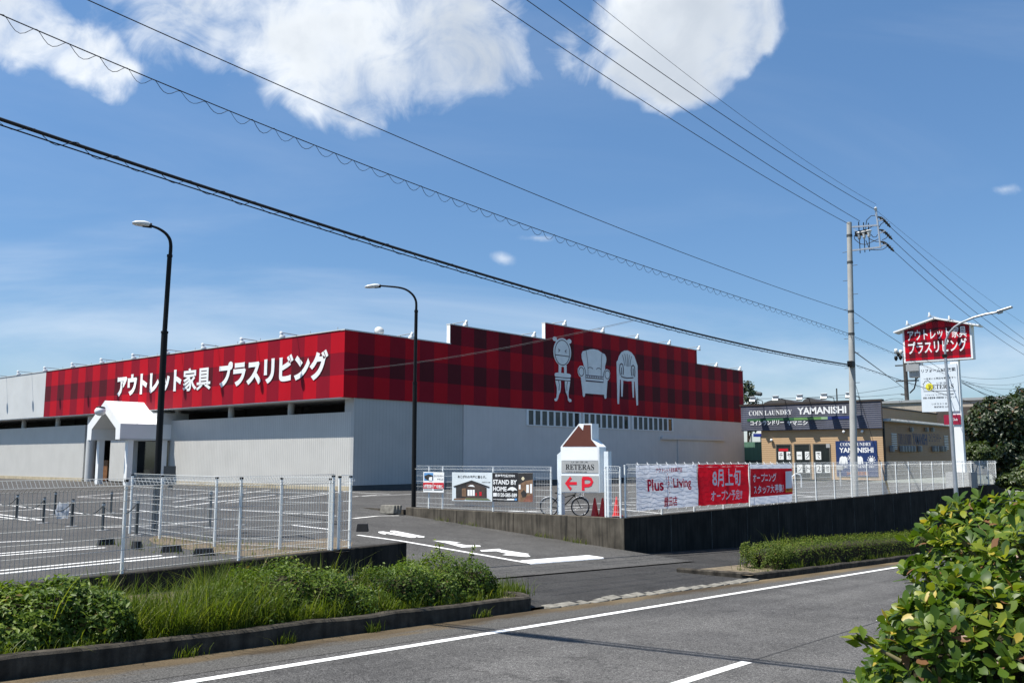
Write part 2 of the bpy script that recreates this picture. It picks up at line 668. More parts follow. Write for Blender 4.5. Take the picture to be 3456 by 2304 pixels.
def cloth(name, col, transl=.45):
    m = bpy.data.materials.new(name)
    nt, N, L, p = nodes_of(m)
    n = tex_noise(N, L, world_pos(N, L), 2.0, 4)
    c = ramp(N, L, n, [(.3, tuple(x * .93 for x in col)), (.7, tuple(min(1, x * 1.05) for x in col))])
    L.new(c, p.inputs['Base Color'])
    p.inputs['Roughness'].default_value = .7
    tr = N.new('ShaderNodeBsdfTranslucent')
    L.new(c, tr.inputs['Color'])
    mx = N.new('ShaderNodeMixShader')
    mx.inputs[0].default_value = transl
    L.new(p.outputs[0], mx.inputs[1])
    L.new(tr.outputs[0], mx.inputs[2])
    L.new(mx.outputs[0], N['Material Output'].inputs['Surface'])
    return m


M = {}
M['road'] = asphalt('road_asphalt', .083, (1, .97, .93), 1.0)
M['lot'] = asphalt('car_park_asphalt', .068, (1, .97, .92), .8, along=False)
M['walk'] = asphalt('pavement_asphalt', .038, (1, .97, .93), .75, along=False)
M['earth'] = mat('earth', (.16, .13, .09), .95, var=.4, scale=3, bumps=.6, bscale=25)
M['gravel'] = mat('gravel', (.13, .105, .075), .95, var=.55, scale=14, bumps=.9, bscale=40)
M['sand'] = mat('gutter_sand', (.105, .082, .052), .95, var=.55, scale=5, bumps=.5, bscale=80)


def drift(m):
    """sand swept against the kerb, thinning out over the asphalt with a ragged edge"""
    nt, N, L, p = nodes_of(m)
    g = N.new('ShaderNodeNewGeometry')
    sp = N.new('ShaderNodeSeparateXYZ')
    L.new(g.outputs['Position'], sp.inputs[0])
    nz = tex_noise(N, L, world_pos(N, L, (.5, 1.6, 1)), 2.2, 8, .68)
    a = N.new('ShaderNodeMath')
    a.operation = 'MULTIPLY_ADD'
    L.new(nz, a.inputs[0])
    a.inputs[1].default_value = .95
    L.new(sp.outputs[1], a.inputs[2])
    r = N.new('ShaderNodeMapRange')
    L.new(a.outputs[0], r.inputs[0])
    r.inputs[1].default_value = 10.86
    r.inputs[2].default_value = 11.12
    fine = tex_noise(N, L, world_pos(N, L), 45, 3, .8)
    c1 = ramp(N, L, fine, [(.32, (.022, .021, .020)), (.5, (.074, .072, .068)), (.7, (.16, .155, .145))])
    big = tex_noise(N, L, world_pos(N, L, (.3, 1, 1)), .9, 3, .5)
    sand = ramp(N, L, big, [(.35, (.055, .042, .027)), (.65, (.15, .115, .07))])
    c2 = mixc(N, L, 1.0, sand, ramp(N, L, fine, [(.3, (.6,) * 3), (.7, (1.35,) * 3)]), 'MULTIPLY')
    L.new(mixc(N, L, r.outputs[0], c1, c2), p.inputs['Base Color'])


drift(M['sand'])
M['ground'] = mat('far_ground', (.09, .10, .06), .95, var=.3, scale=.05)
M['kerb'] = mat('old_kerb_concrete', (.058, .051, .041), .92, var=.5, scale=5, bumps=.8, bscale=60, streak=.7, streak_col=(.016, .016, .015))
M['stone'] = mat('pale_kerb_stone', (.19, .18, .155), .9, var=.35, scale=6, bumps=.6, bscale=50)
M['concrete_dark'] = mat('shaded_stained_concrete', (.034, .030, .025), .92, var=.45, scale=1.2, bumps=.5, bscale=30, streak=.9, streak_col=(.009, .010, .010))  # stained concrete, with the road side's shade darkened into the colour
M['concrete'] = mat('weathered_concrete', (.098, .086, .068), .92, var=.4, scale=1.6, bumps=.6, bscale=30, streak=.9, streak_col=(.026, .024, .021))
M['pole_concrete'] = mat('pole_concrete', (.36, .36, .34), .85, var=.12, scale=1.2, bumps=.15, bscale=60)
M['white'] = mat('white_paint', (.80, .81, .80), .45, var=.04, scale=.7)
M['white_road'] = mat('road_paint', (.70, .70, .68), .75, var=.22, scale=11, bumps=.2, bscale=60)
M['white_worn'] = mat('worn_road_paint', (.62, .61, .58), .8, var=.35, scale=9, bumps=.2, bscale=60)
M['offwhite'] = mat('offwhite_sheet', (.54, .55, .54), .5, var=.06, scale=.5)
M['grey'] = mat('grey_metal', (.30, .31, .31), .5, var=.08, scale=2)
M['galv'] = mat('galvanised_steel', (.42, .44, .46), .42, metal=.6, var=.1, scale=3)
M['darkgrey'] = mat('dark_grey', (.06, .065, .065), .6, var=.1, scale=2)
M['black'] = mat('black_paint', (.006, .006, .006), .5, var=.1, scale=3, spec=.22)
M['rubber'] = mat('black_rubber', (.015, .015, .016), .75, var=.2, scale=9)
M['cable'] = mat('cable_sheath', (.012, .012, .014), .6, var=.1)
M['red'] = mat('red_print', (.52, .010, .022), .5, var=.05)
M['brown'] = mat('brown_roof_print', (.105, .030, .018), .55, var=.06)
M['lgrey'] = mat('light_grey_panel', (.36, .365, .36), .5, var=.04)
M['navy'] = mat('navy_print', (.012, .035, .13), .5, var=.06)
M['ink'] = mat('black_ink', (.018, .018, .02), .6, var=.05)
M['yellow'] = mat('yellow_plastic', (.62, .36, .02), .5, var=.1)
M['yellowp'] = mat('yellow_print', (.80, .72, .05), .5, var=.05)
M['wood'] = mat('brown_timber', (.17, .075, .028), .6, var=.3, scale=4)
M['inside'] = mat('dark_interior', (.022, .023, .023), .8, var=.3, scale=.8)
M['cone'] = mat('cone_red', (.55, .02, .02), .45, var=.08)
M['silver'] = mat('reflective_silver', (.6, .6, .62), .3, var=.05)
M['fence'] = mat('white_coated_wire', (.80, .82, .80), .4, var=.05)
M['bark'] = mat('bark', (.06, .045, .032), .9, var=.4, scale=8, bumps=.6)
M['shade_core'] = mat('twigs', (.030, .026, .016), .95, var=.4, scale=12, bumps=.8)  # near-black fill: shade between the leaves put into a solid core
M['glass'] = glassy('dark_glass', (.020, .024, .022))
M['glass_olive'] = glassy('frosted_olive_glass', (.105, .11, .095), .6)
M['porcelain'] = mat('porcelain', (.6, .6, .58), .2, var=.05)
M['frame'] = mat('grey_window_frame', (.74, .76, .76), .5, var=.05)

# ================================================================== SETTING
XS = [-300, -120, -60, -40, -20, -10, 0, 5, 10, 15, 20, 25, 30, 40, 60, 90, 150, 300]


def sheet(name, y0, y1, lift0, lift1, m, xs=XS, x0=None, x1=None, ny=1, kind='structure', skirt=0.0):
    xs = [x for x in xs if (x0 is None or x > x0) and (x1 is None or x < x1)]
    xs = ([x0] if x0 is not None else []) + xs + ([x1] if x1 is not None else [])
    a = y0 if callable(y0) else (lambda x: y0)
    b = y1 if callable(y1) else (lambda x: y1)
    mb = MB()
    vs = []
    for x in xs:
        for j in range(ny + 1):
            t = j / ny
            vs.append((x, a(x) + (b(x) - a(x)) * t, zr(x) + lift0 + (lift1 - lift0) * t))
    n = ny + 1
    mb.add(vs, [(i * n + j, (i + 1) * n + j, (i + 1) * n + j + 1, i * n + j + 1) for i in range(len(xs) - 1) for j in range(ny)])
    o = mb.build(name, m)
    if kind:
        o['kind'] = kind
    return o


mb = MB()
XG = [-3000] + XS + [3000]
for y0, y1, up in ((-3000, 30, 0), (30, 3000, 1)):
    vs = [(x, y, (-.06 if up else zr(x) - .4)) for x in XG for y in (y0, y1)]
    mb.add(vs, [(2 * i, 2 * i + 2, 2 * i + 3, 2 * i + 1) for i in range(len(XG) - 1)])
structure(mb, 'ground', M['ground'])

sheet('road', 1.0, 10.97, 0, 0, M['road'])
sheet('near_pavement', -3.0, .82, .15, .15, M['walk'])
sheet('pavement', 11.05, 17.3, .03, .12, M['walk'], x1=82)


def yw(x): return 15.98 + .088 * (x - 6.1)


def rz(x, y):
    t = min(1, max(0, (y - 15.2) / (31 - 15.2)))
    return (zr(x) + .124) * (1 - t) + 0.0 * t


mb = MB()
gxs = [13.0 + 13.2 * i / 22 for i in range(23)]
gys = [14.6, 15.2] + [15.2 + 15.8 * j / 24 for j in range(1, 25)]
mb.add([(x, y, rz(x, y) + (.004 if y > 15 else -.012)) for x in gxs for y in gys],
       [(i * 26 + j, (i + 1) * 26 + j, (i + 1) * 26 + j + 1, i * 26 + j + 1) for i in range(22) for j in range(25)])
structure(mb, 'driveway', M['lot'])

lot_edge = [(15.75, yw(15.75) + .1), (14.8, 18.6), (14.1, 22), (13.6, 27), (13.5, 31), (26.2, 31), (26.2, 28.1), (26.44, 28.1), (26.44, 17.5)]
mb = MB()
pts = [(-120, 13)] + [(x, yw(x) + .2) for x in (-40, -20, 0, 6, 12)] + lot_edge + [(82, 17.5), (82, 170), (-120, 170)]
mb.add([(x, y, 0) for x, y in pts], [tuple(range(len(pts)))])
ed = lot_edge
mb.add([(x, y, z) for x, y in ed for z in (0, -1.2)], [(2 * i, 2 * i + 1, 2 * i + 3, 2 * i + 2) for i in range(len(ed) - 1)], 1)
structure(mb, 'car_park', [M['lot'], M['concrete']])

# gutter and kerbs
sheet('gutter', 9.95, 10.96, .004, .004, M['sand'])


def kerb_path(name, path, h, w=.2):
    mb = MB()
    prof = [(-w / 2, -.3), (-w / 2, h - .03), (-w / 2 + .03, h), (w / 2 - .02, h), (w / 2, h - .02), (w / 2, -.3)]
    pts = []
    for (xa, ya), (xb, yb) in zip(path[:-1], path[1:]):
        n = max(1, int(math.hypot(xb - xa, yb - ya) / .5))
        pts += [(xa + (xb - xa) * i / n, ya + (yb - ya) * i / n) for i in range(n)]
    pts.append(path[-1])
    rng = random.Random(5)
    vs = []
    for i, (x, y) in enumerate(pts):
        a, b = pts[max(0, i - 1)], pts[min(len(pts) - 1, i + 1)]
        t = Vector((b[0] - a[0], b[1] - a[1], 0)).normalized()
        sd = Vector((-t.y, t.x, 0))
        wob = rng.uniform(-.012, .012)
        for u, z in prof:
            p = Vector((x, y, zr(x) + z + (wob if z > 0 else 0))) + sd * (u + wob * .6)
            vs.append(p)
    n = len(prof)
    mb.add(vs, [(i * n + k, (i + 1) * n + k, (i + 1) * n + k + 1, i * n + k + 1) for i in range(len(pts) - 1) for k in range(n - 1)])
    mb.add(vs[:n], [tuple(range(n))])
    mb.add(vs[-n:], [tuple(range(n - 1, -1, -1))])
    return structure(mb, name, M['kerb'])


arc = [(13.25 + .55 * math.sin(a), 11.62 - .55 * math.cos(a)) for a in [math.pi / 2 * i / 6 for i in range(7)]]
kerb_path('kerb', [(-40, 11.07), (6, 11.07), (13.2, 11.07)] + arc[1:] + [(13.82, 12.9)], .25)
arc = [(23.55 - .7 * math.sin(a), 11.77 - .7 * math.cos(a)) for a in [math.pi / 2 * i / 6 for i in range(7)]]
kerb_path('kerb', [(22.7, 13.2)] + arc[::-1] + [(24, 11.07), (80, 11.07)], .17)
kerb_path('kerb', [(-40, .9), (80, .9)], .15)
mb = MB()
rng = random.Random(3)
x = 13.95
while x < 22.9:
    w = rng.uniform(.28, .62)
    h = rng.uniform(.03, .06)
    y0 = 10.86 + rng.uniform(-.02, .02)
    z = zr(x + w / 2)
    j = [rng.uniform(-.02, .02) for _ in range(8)]
    vs = [(x, y0 + j[0], z - .05), (x + w, y0 + j[1], z - .05), (x + w, y0 + .3 + j[2], z - .05), (x, y0 + .3 + j[3], z - .05),
          (x + .03, y0 + .03 + j[4], z + h * .55), (x + w - .03, y0 + .03 + j[5], z + h * .55), (x + w - .03, y0 + .27, z + h + j[6] * .3), (x + .03, y0 + .27, z + h + j[7] * .3)]
    mb.add(vs, [(4, 5, 6, 7), (0, 1, 5, 4), (1, 2, 6, 5), (2, 3, 7, 6), (3, 0, 4, 7)])
    x += w + rng.uniform(.012, .05)
structure(mb, 'dropped_kerb', M['stone'])
sheet('soil', 11.12, 13.3, .17, .16, M['earth'], x1=13.75)
sheet('soil', 13.3, lambda x: yw(x) + .02, .16, .16, M['earth'], x1=13.4)
sheet('soil', 11.12, 12.9, .12, .13, M['earth'], x0=22.85, x1=80)

# road paint
sheet('road_marking', lambda x: 9.50 + .021 * (x - 5), lambda x: 9.655 + .021 * (x - 5), .006, .006, M['white_road'], x0=-40, x1=16.0)
sheet('road_marking', lambda x: 9.50 + .021 * (x - 5), lambda x: 9.655 + .021 * (x - 5), .006, .006, M['white_worn'], x0=16.0, x1=22.6)
sheet('road_marking', lambda x: 9.50 + .021 * (x - 5), lambda x: 9.655 + .021 * (x - 5), .006, .006, M['white_road'], x0=22.6, x1=80)
yc = lambda x: 5.80 + .03 * (x - 11)
for k in range(-3, 5):
    x0 = 6.8 + 10.75 * k
    sheet('road_marking', lambda x: yc(x) - .075, lambda x: yc(x) + .075, .005, .005, M['white_worn'], x0=x0, x1=x0 + 5.0)
sheet('road_joint', lambda x: yc(x) - .012, lambda x: yc(x) + .012, .003, .003, mat('tar_joint', (.028, .027, .026), .8, var=.4, scale=3), x0=-40, x1=80)


def gramp(z, x, y):
    h = -.4
    for _ in range(30):
        p = gz(z, x, y, h)
        h = rz(p.x, p.y) + .004
    return Vector((p.x, p.y, h))


def paint(mb, pts, w, lift=.006, mi=0):
    """a painted stripe from point to point over the drive"""
    out = []
    for a, b in zip(pts[:-1], pts[1:]):
        n = max(1, int((b - a).length / .6))
        out += [a + (b - a) * (i / n) for i in range(n)]
    out.append(pts[-1])
    vs = []
    for i, p in enumerate(out):
        t = (out[min(i + 1, len(out) - 1)] - out[max(0, i - 1)])
        sd = Vector((-t.y, t.x, 0)).normalized() * w / 2
        for s in (-1, 1):
            q = p + sd * s
            vs.append((q.x, q.y, p.z + lift))
    mb.add(vs, [(2 * i, 2 * i + 1, 2 * i + 3, 2 * i + 2) for i in range(len(out) - 1)], mi)


mb = MB()
c0, c1 = gramp('X1', 700, 1092), gramp('Z6', 1235, 683)
xm = (c0.x + c1.x) / 2
paint(mb, [gramp('X1', 560, 1070), gramp('X1', 1300, 1170), gramp('X1', 2090, 1305), c1], .16)
ZS['W1'] = (1500, 1700, 1.96)
for z, pg in (('W1', [(500, 375), (950, 339), (1050, 353), (1056, 363), (570, 401)]),
              ('W1', [(235, 306), (362, 297), (376, 303), (560, 331), (548, 336), (570, 347), (545, 351), (382, 338), (420, 331), (345, 313), (245, 315)]),
              ('Z6', [(612, 538), (700, 539), (795, 550), (745, 552), (830, 567), (922, 569), (926, 577), (800, 582), (690, 552)]),
              ('X1', [(925, 1014), (1005, 1008), (1590, 1105), (1575, 1119), (1495, 1119), (1060, 1047), (1055, 1061), (1005, 1056), (928, 1032)]),
              ('X1', [(1138, 996), (1212, 996), (1745, 1100), (1730, 1116), (1655, 1116), (1128, 1012)])):
    mb.add([gramp(z, *p) + Vector((0, 0, .01)) for p in pg], [tuple(range(len(pg)))])
structure(mb, 'road_marking', M['white_road'])
mb = MB()
paint(mb, [gramp('X1', 480, 778), gramp('X1', 900, 735), gramp('X1', 1290, 728)], .22)
structure(mb, 'road_marking', M['white_worn'])

# car park paint
mb = MB()
lines = [('Y6', (-60, 522), (505, 583)), ('Y6', (505, 583), (1450, 690)), ('Y6', (-60, 610), (505, 583)), ('Y6', (-60, 640), (508, 711)), ('Y6', (-60, 668), (340, 719)),
         ('Y6', (340, 719), (508, 711)), ('Y6', (1410, 580), (1900, 622)), ('Y6', (1190, 800), (2090, 765)), ('Y6', (-60, 975), (735, 937)),
         ('Y6', (-60, 1110), (1130, 1020)), ('Y6', (-60, 1136), (1240, 1037)), ('Y6', (-60, 1312), (1900, 1128)), ('Y6', (-60, 1348), (2080, 1140)),
         ('Z5', (440, 211), (740, 186)), ('Z5', (580, 221), (845, 198)), ('Z5', (440, 213), (700, 223)), ('Z5', (990, 270), (1240, 238)), ('Z5', (1110, 256), (1560, 200)),
         ('Z5', (980, 241), (1530, 172)), ('Z5', (1280, 246), (1960, 180)), ('Z5', (1660, 372), (1880, 397)), ('Z5', (1640, 222), (1860, 196)), ('Z5', (990, 362), (1210, 350)),
         ('Z5', (1250, 282), (1900, 318)), ('Z5', (1000, 205), (1400, 170)),
         ('X1', (470, 318), (1130, 350)), ('X1', (520, 388), (1500, 352)), ('X1', (470, 395), (900, 362)),
         ('Z6', (1110, 338), (1300, 345)), ('Z6', (1110, 345), (1990, 322)), ('Z6', (1500, 300), (2100, 275)), ('Z6', (1440, 322), (1600, 315)),
         ('Y2', (10, 665), (320, 685)), ('Y2', (120, 730), (620, 780)), ('Y2', (230, 450), (600, 460)), ('Y2', (50, 455), (310, 460)),
         ('Y2', (2090, 530), (2352, 540)), ('Y2', (2090, 565), (2352, 590)), ('Z7', (800, 225), (1180, 235)), ('Z7', (800, 262), (1180, 245)), ('Z7', (900, 140), (1150, 150))]
for z, a, b in lines:
    pa, pb = gz(z, *a), gz(z, *b)
    paint(mb, [pa, pb], .13)
structure(mb, 'road_marking', M['white_road'])
# dirt and gravel in the fence corner, damp tar strip along the wall
mb = MB()
gp = [gz('Z5', x, y, .006) for x, y in ((840, 450), (900, 425), (1250, 470), (1600, 470), (1900, 440), (2000, 470), (1980, 520), (1500, 560), (1150, 520), (1000, 500), (870, 475))]
mb.add(gp, [tuple(range(len(gp)))])
structure(mb, 'gravel_bed', M['gravel'])
sheet2 = MB()
sheet2.add([(x, yw(x) + d, .005) for x in (-20, 15.4) for d in (.22, .95)], [(0, 2, 3, 1)])
structure(sheet2, 'asphalt_patch', mat('tarred_asphalt', (.052, .050, .047), .9, var=.3, scale=4, bumps=.4, bscale=90))

# ------------------------------------------------------------------ retaining walls


def retaining(name, a, b, thick, top, label, m, joint=3.0, base=None, chamfer=0.0):
    a, b = Vector((*a, 0)), Vector((*b, 0))
    t = (b - a).normalized()
    nn = Vector((-t.y, t.x, 0)) * thick
    L = (b - a).length
    n = max(1, int(L / 2))
    mb = MB()
    vs = []
    for i in range(n + 1):
        p = a + t * (L * i / n)
        zb = (zr(p.x) - .5) if base is None else base(p)
        for q, z in ((p, zb), (p, top - .015), (p + nn * .06, top), (p + nn * .94, top), (p + nn, top - .015), (p + nn, zb)):
            vs.append((q.x, q.y, z))
    mb.add(vs, [(i * 6 + k, (i + 1) * 6 + k, (i + 1) * 6 + k + 1, i * 6 + k + 1) for i in range(n) for k in range(5)])
    mb.add(vs[:6], [(5, 4, 3, 2, 1, 0)])
    mb.add(vs[-6:], [(0, 1, 2, 3, 4, 5)])
    k = joint
    while k < L - .5:
        p = a + t * k - nn.normalized() * .004
        mb.beam(p + Vector((0, 0, (zr(p.x) if base is None else base(p)) - .1)), p + Vector((0, 0, top - .03)), .018, .012, 1)
        k += joint
    return tag(mb.build(name, m), label, 'wall')


M['mortar'] = mat('pale_joint', (.13, .13, .12), .9, var=.4, scale=3)
retaining('retaining_wall', (-40, yw(-40)), (15.82, yw(15.82)), .25, .05, 'low shaded and stained concrete wall below the mesh fence, behind the roadside grass', [M['concrete_dark'], M['concrete_dark']], 4)
retaining('retaining_wall', (26.2, 17.26), (80.5, 17.26), .25, .10, 'tall shaded and stained concrete wall under the banners and behind the clipped hedge', [M['concrete_dark'], M['mortar']], 3.05)
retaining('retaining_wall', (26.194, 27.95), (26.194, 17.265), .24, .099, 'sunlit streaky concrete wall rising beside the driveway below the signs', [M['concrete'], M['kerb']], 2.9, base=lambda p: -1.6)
mb = MB()
for i in range(3):
    mb.obox((25.9 - .12 * i, 28.35 + .05 * i, .02), (.07, .02, 0), (-.06, .35, 0), (.03, 0, .17))
tag(mb.build('kerb_stone', M['stone'], bevel=.02), 'pale concrete block leaning at the low end of the sunlit driveway wall', 'block')

# ------------------------------------------------------------------ mesh fences


def fence(label, path, H, z0, group='white wire mesh fences', pitch=.075, out=None, r=.0024, rails=None, post_r=.033, posts=None, cap=True, wire=None):
    """welded mesh fence along a path of posts; wires fold over at the top"""
    path = [Vector(p) for p in path]
    t = thing('mesh_fence', (path[0].x, path[0].y, z0), label, 'fence', group)
    rails = rails or [.06, .2, .42, .64, .86, 1.08, 1.30, 1.5]
    mb = MB()
    for a, b in zip(path[:-1], path[1:]):
        d = b - a
        L = d.length
        dn = d.normalized()
        sd = Vector((dn.y, -dn.x, 0)) if out is None else Vector(out)
        k = pitch / 2
        while k < L:
            p = a + dn * k
            q = lambda u, h: p + sd * (.035 + u) + Vector((0, 0, z0 + h))
            mb.tube([q(0, .03), q(0, H - .20), q(.11, H - .13), q(.01, H)], r, 3, smooth=False, caps=False)
            k += pitch
        for h in rails + [H - .20]:
            if h <= H - .19:
                mb.tube([a + sd * .032 + Vector((0, 0, z0 + h)), b + sd * .032 + Vector((0, 0, z0 + h))], r * 1.25, 3, smooth=False, caps=False)
        for u, h in ((.11, H - .13), (.01, H)):
            mb.tube([a + sd * (.035 + u) + Vector((0, 0, z0 + h)), b + sd * (.035 + u) + Vector((0, 0, z0 + h))], r * 1.3, 3, smooth=False, caps=False)
    mb.build('wire_mesh', M[wire or 'fence'], t)
    for p in (posts or path):
        p = Vector(p)
        m2 = MB()
        m2.tube([p + Vector((0, 0, z0 - .02)), p + Vector((0, 0, z0 + H - .06))], post_r, 8)
        po = m2.build('post', M['fence'], t)
        m3 = MB()
        m3.tube([p + Vector((0, 0, z0 + H - .06)), p + Vector((0, 0, z0 + H - .02))], post_r * 1.25, 8)
        m3.build('post_cap', M['black'] if cap else M['fence'], po)
    return t


M['wire_grey'] = mat('grey_fence_wire', (.40, .41, .40), .5, var=.1)  # greyer than the wire of the other fences
ft = [(8.29 + 2.57 * k, yw(8.29 + 2.57 * k) + .13, 0) for k in range(-5, 3)]
fence('long white mesh fence on the low wall beside the near car park', ft, 1.70, .05, r=.0047, wire='wire_grey')
pr = [gz('Z5', x, y, .02) for x, y in ((1915, 514), (1555, 516), (1215, 490), (905, 445))]
pr = [Vector((p.x, p.y, 0)) for p in pr]
pr[0] = Vector((13.42, yw(13.42) + .22, 0))
pr[1] = Vector((13.05, 18.2, 0))
pr.append(pr[-1] + Vector((.35, 2.3, 0)))
fence('white mesh fence running back from the corner post along the driveway', pr, 1.66, .02, out=(1, .1, 0), r=.0036)
p0 = Vector((13.62, yw(13.62) + .12, 0))
fence('short white mesh end panel at the wall corner beside the driveway', [p0, p0 + Vector((.35, .03, 0))], 1.68, .05, r=.0036)
wall_posts = [(26.5 + 2.36 * k, 17.4, 0) for k in range(0, 23)]
fence('long white mesh fence on the tall dark wall, hung with three banners', wall_posts, 1.80, .10, r=.0036, post_r=.03, cap=False)
ys = [17.48, 18.08]
fence('narrow white mesh panel between the house shaped sign and the wall corner', [(26.33, y, 0) for y in ys], 1.74, .10, out=(-1, 0, 0), r=.0036, cap=False)
y_a, y_b = gx('Y1', 1512, 560, 26.33).y, gx('Y1', 172, 560, 26.33).y
npan = 3
pth = [(26.33, y_a + (y_b - y_a) * k / npan, 0) for k in range(npan + 1)]
fence('white mesh fence beside the driveway, hung with the laundry and house advert boards', pth, 1.70, .10, out=(-1, 0, 0), r=.0036, cap=False,
      posts=[(26.33, gx('Y1', x, 560, 26.33).y, 0) for x in (1498, 925, 425, 290)])

# ================================================================== STORE
UB, VB = 37.62, 46.14           # fascia faces (left face x = UB, road face y = VB)
XW, YW = 38.62, 46.24           # walls below
LIT = ((.41, .003, .012), (.225, .004, .015), (.080, .008, .013))
M['plaid_left'] = plaid('plaid_panels', 1, 46.17, 1.40, (.30, .008, .020), (.30, .008, .020), (.085, .012, .016))


def plaid_set(name, axis, origin, w, swap=False, **k):
    return plaid(name, axis, origin, w, *LIT, **k)


M['plaid_left'] = plaid_set('plaid_panels_left', 1, 46.17 + 0.0, 1.40)
M['plaid_right'] = plaid_set('plaid_panels_right', 0, 38.76 - 1.405 * 1, 1.405)
M['plaid_right_shift'] = M['plaid_right']
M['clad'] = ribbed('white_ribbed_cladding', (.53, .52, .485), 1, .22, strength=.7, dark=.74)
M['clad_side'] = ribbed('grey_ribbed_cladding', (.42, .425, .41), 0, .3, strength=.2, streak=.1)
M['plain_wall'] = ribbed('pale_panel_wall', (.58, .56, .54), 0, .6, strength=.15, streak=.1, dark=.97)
M['tanbase'] = mat('tan_footing', (.42, .36, .25), .85, var=.2, scale=2)

st = thing('store_building', (XW, YW, 0), 'large furniture store with red plaid fascia, white lettering and chair emblems', 'store')
BACK = 118.0
yl1 = gx('Z1', 1130, 800, XW).y            # right end of the entry opening
yl2 = gx('Y5', 390, 700, XW).y             # left end of the entry opening
yp1, yp2 = gx('Y5', 768, 1000, XW).y, gx('Y5', 1000, 1000, XW).y
mb = MB()
mb.box(XW, YW + .3, .28, XW + .3, yl1, 5.1)
mb.box(XW, yl2, .28, XW + .3, 190, 5.1)
mb.box(XW + .004, yp2, .12, XW + .3, yp1, 5.0)
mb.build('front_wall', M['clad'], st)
mb = MB()
mb.box(XW - .03, YW + .3, 0, XW + .28, yl1, .28)
mb.box(XW - .03, yl2, 0, XW + .28, 190, .28)
mb.build('footing', M['tanbase'], st)
mb = MB()
mb.box(XW, YW, .34, 48.95, YW + .3, 6.02)
mb.box(XW, YW + .3, 5.1, XW + .3, YW + .95, 6.02)
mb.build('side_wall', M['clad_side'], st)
mb = MB()
mb.box(48.953, YW - .07, .34, 94.3, YW + .3, 6.02)
mb.box(94.3, YW, 0, 94.6, 120, 6.02)
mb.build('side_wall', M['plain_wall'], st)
mb = MB()
mb.box(XW + .03, YW + .02, 0, 94.2, YW + .28, .34)
mb.build('plinth', M['darkgrey'], st)
# recess behind the slot and entry
mb = MB()
mb.box(42.6, 46.6, 0, 42.9, 190, 6.0)
mb.box(XW + .3, 46.6, 0, 42.6, 190, .02)
for yy in (52, 57, 64.5, 88, 95):
    mb.box(42.45, yy, 0, 42.6, yy + .5, 6.0)
for k in range(6):
    mb.box(42.3, 47, 5.1 + .14 * k, 42.36, yl1 - .2, 5.15 + .14 * k)
mb.build('recess_wall', M['inside'], st)
for yy in (54.03, 61.58, 69.35, 91.58, 99.56):
    mb = MB()
    mb.tube([(39.35, yy, 0), (39.35, yy, 6.05)], .24, 12)
    mb.build('column', M['offwhite'], st)
mb = MB()
mb.tube([(38.9, yl2 - .75, 0), (38.9, yl2 - .75, 5.9)], .42, 14)
mb.build('column', M['offwhite'], st)
# fascia on the left face
zt = 10.35
mb = MB()
mb.box(UB, VB + .30, 6.0, UB + .35, 90.88, zt)
mb.build('plaid_fascia', M['plaid_left'], st)
mb = MB()
mb.box(UB, 90.883, 6.0, UB + .35, 190, zt + .02)
mb.build('white_fascia', M['offwhite'], st)
mb = MB()
mb.box(UB + .02, VB + .32, 5.955, 43, 190, 5.998)
mb.build('soffit', M['white'], st)
# fascia on the road face: stepped outline
steps = [(UB, 47.42, 10.35), (47.42, 58.68, 11.80), (58.68, 84.15, 13.18), (84.15, 94.6, 11.75)]
mb = MB()
for a, b, z in steps:
    mb.box(a + .001, VB, 6.0, b, VB + .30, z)
mb.build('plaid_fascia', M['plaid_right'], st)
mb = MB()
for a, b, z in steps:
    mb.box(a + (.35 if a < 40 else .0), VB + .302, 6.0, b, VB + .34, z - .02)
mb.box(94.602, VB, 6.0, 94.63, VB + 1.0, 11.75)
for x, z0, z1 in ((47.395, 10.37, 11.8), (58.655, 11.82, 13.18)):
    mb.box(x, VB - .0, z0, x + .024, VB + .34, z1)
mb.box(84.152, VB, 11.77, 84.176, VB + .34, 13.18)
mb.build('parapet_end', M['white'], st)
mb = MB()
for a, b, z in steps:
    mb.box(a - .04, VB - .04, z + .002, b + .04, VB + .38, z + .075)
mb.box(UB - .045, VB + .383, zt + .022, UB + .45, 190, zt + .085)
mb.build('coping', M['offwhite'], st)
mb = MB()
mb.box(UB + .4, VB + 1.1, 9.6, 94, 185, 9.7)
mb.build('roof', M['grey'], st)
mb = MB()
for i in range(0, 15):
    yy = 47 + i * 2.9
    mb.box(UB + .1, yy, zt + .08, UB + .13, yy + .03, zt + .28)
mb.build('roof_pin', M['grey'], st)

# lettering on the left face
r_, u_ = (0, -1, 0), (0, 0, 1)
for w_, xa_, xb_, hh, bo in (('アウトレット', 780, 1203, 1.86, .055), ('家具', 1213, 1397, 1.80, .022), ('プラスリビング', 1450, 2170, 1.98, .05)):
    mb = MB()
    y0_, y1_ = gx('Z1', xa_, 480, UB).y, gx('Z1', xb_, 440, UB).y
    text(mb, w_, (UB - .04, y0_, 7.24), r_, u_, y0_ - y1_, hh, bold=bo, depth=.02)
    mb.build('lettering', M['white'], st)

# chair emblems on the road face
E8 = lambda x, y: gy('Y8', x, y, VB - .04)


def oval(cx, cy, rx, ry, n=28, skew=.09, a0=0, a1=2 * math.pi):
    return [(cx + rx * math.cos(a0 + (a1 - a0) * i / n), cy + ry * math.sin(a0 + (a1 - a0) * i / n) + skew * rx * math.cos(a0 + (a1 - a0) * i / n)) for i in range(n + (0 if a1 - a0 > 6.2 else 1))]


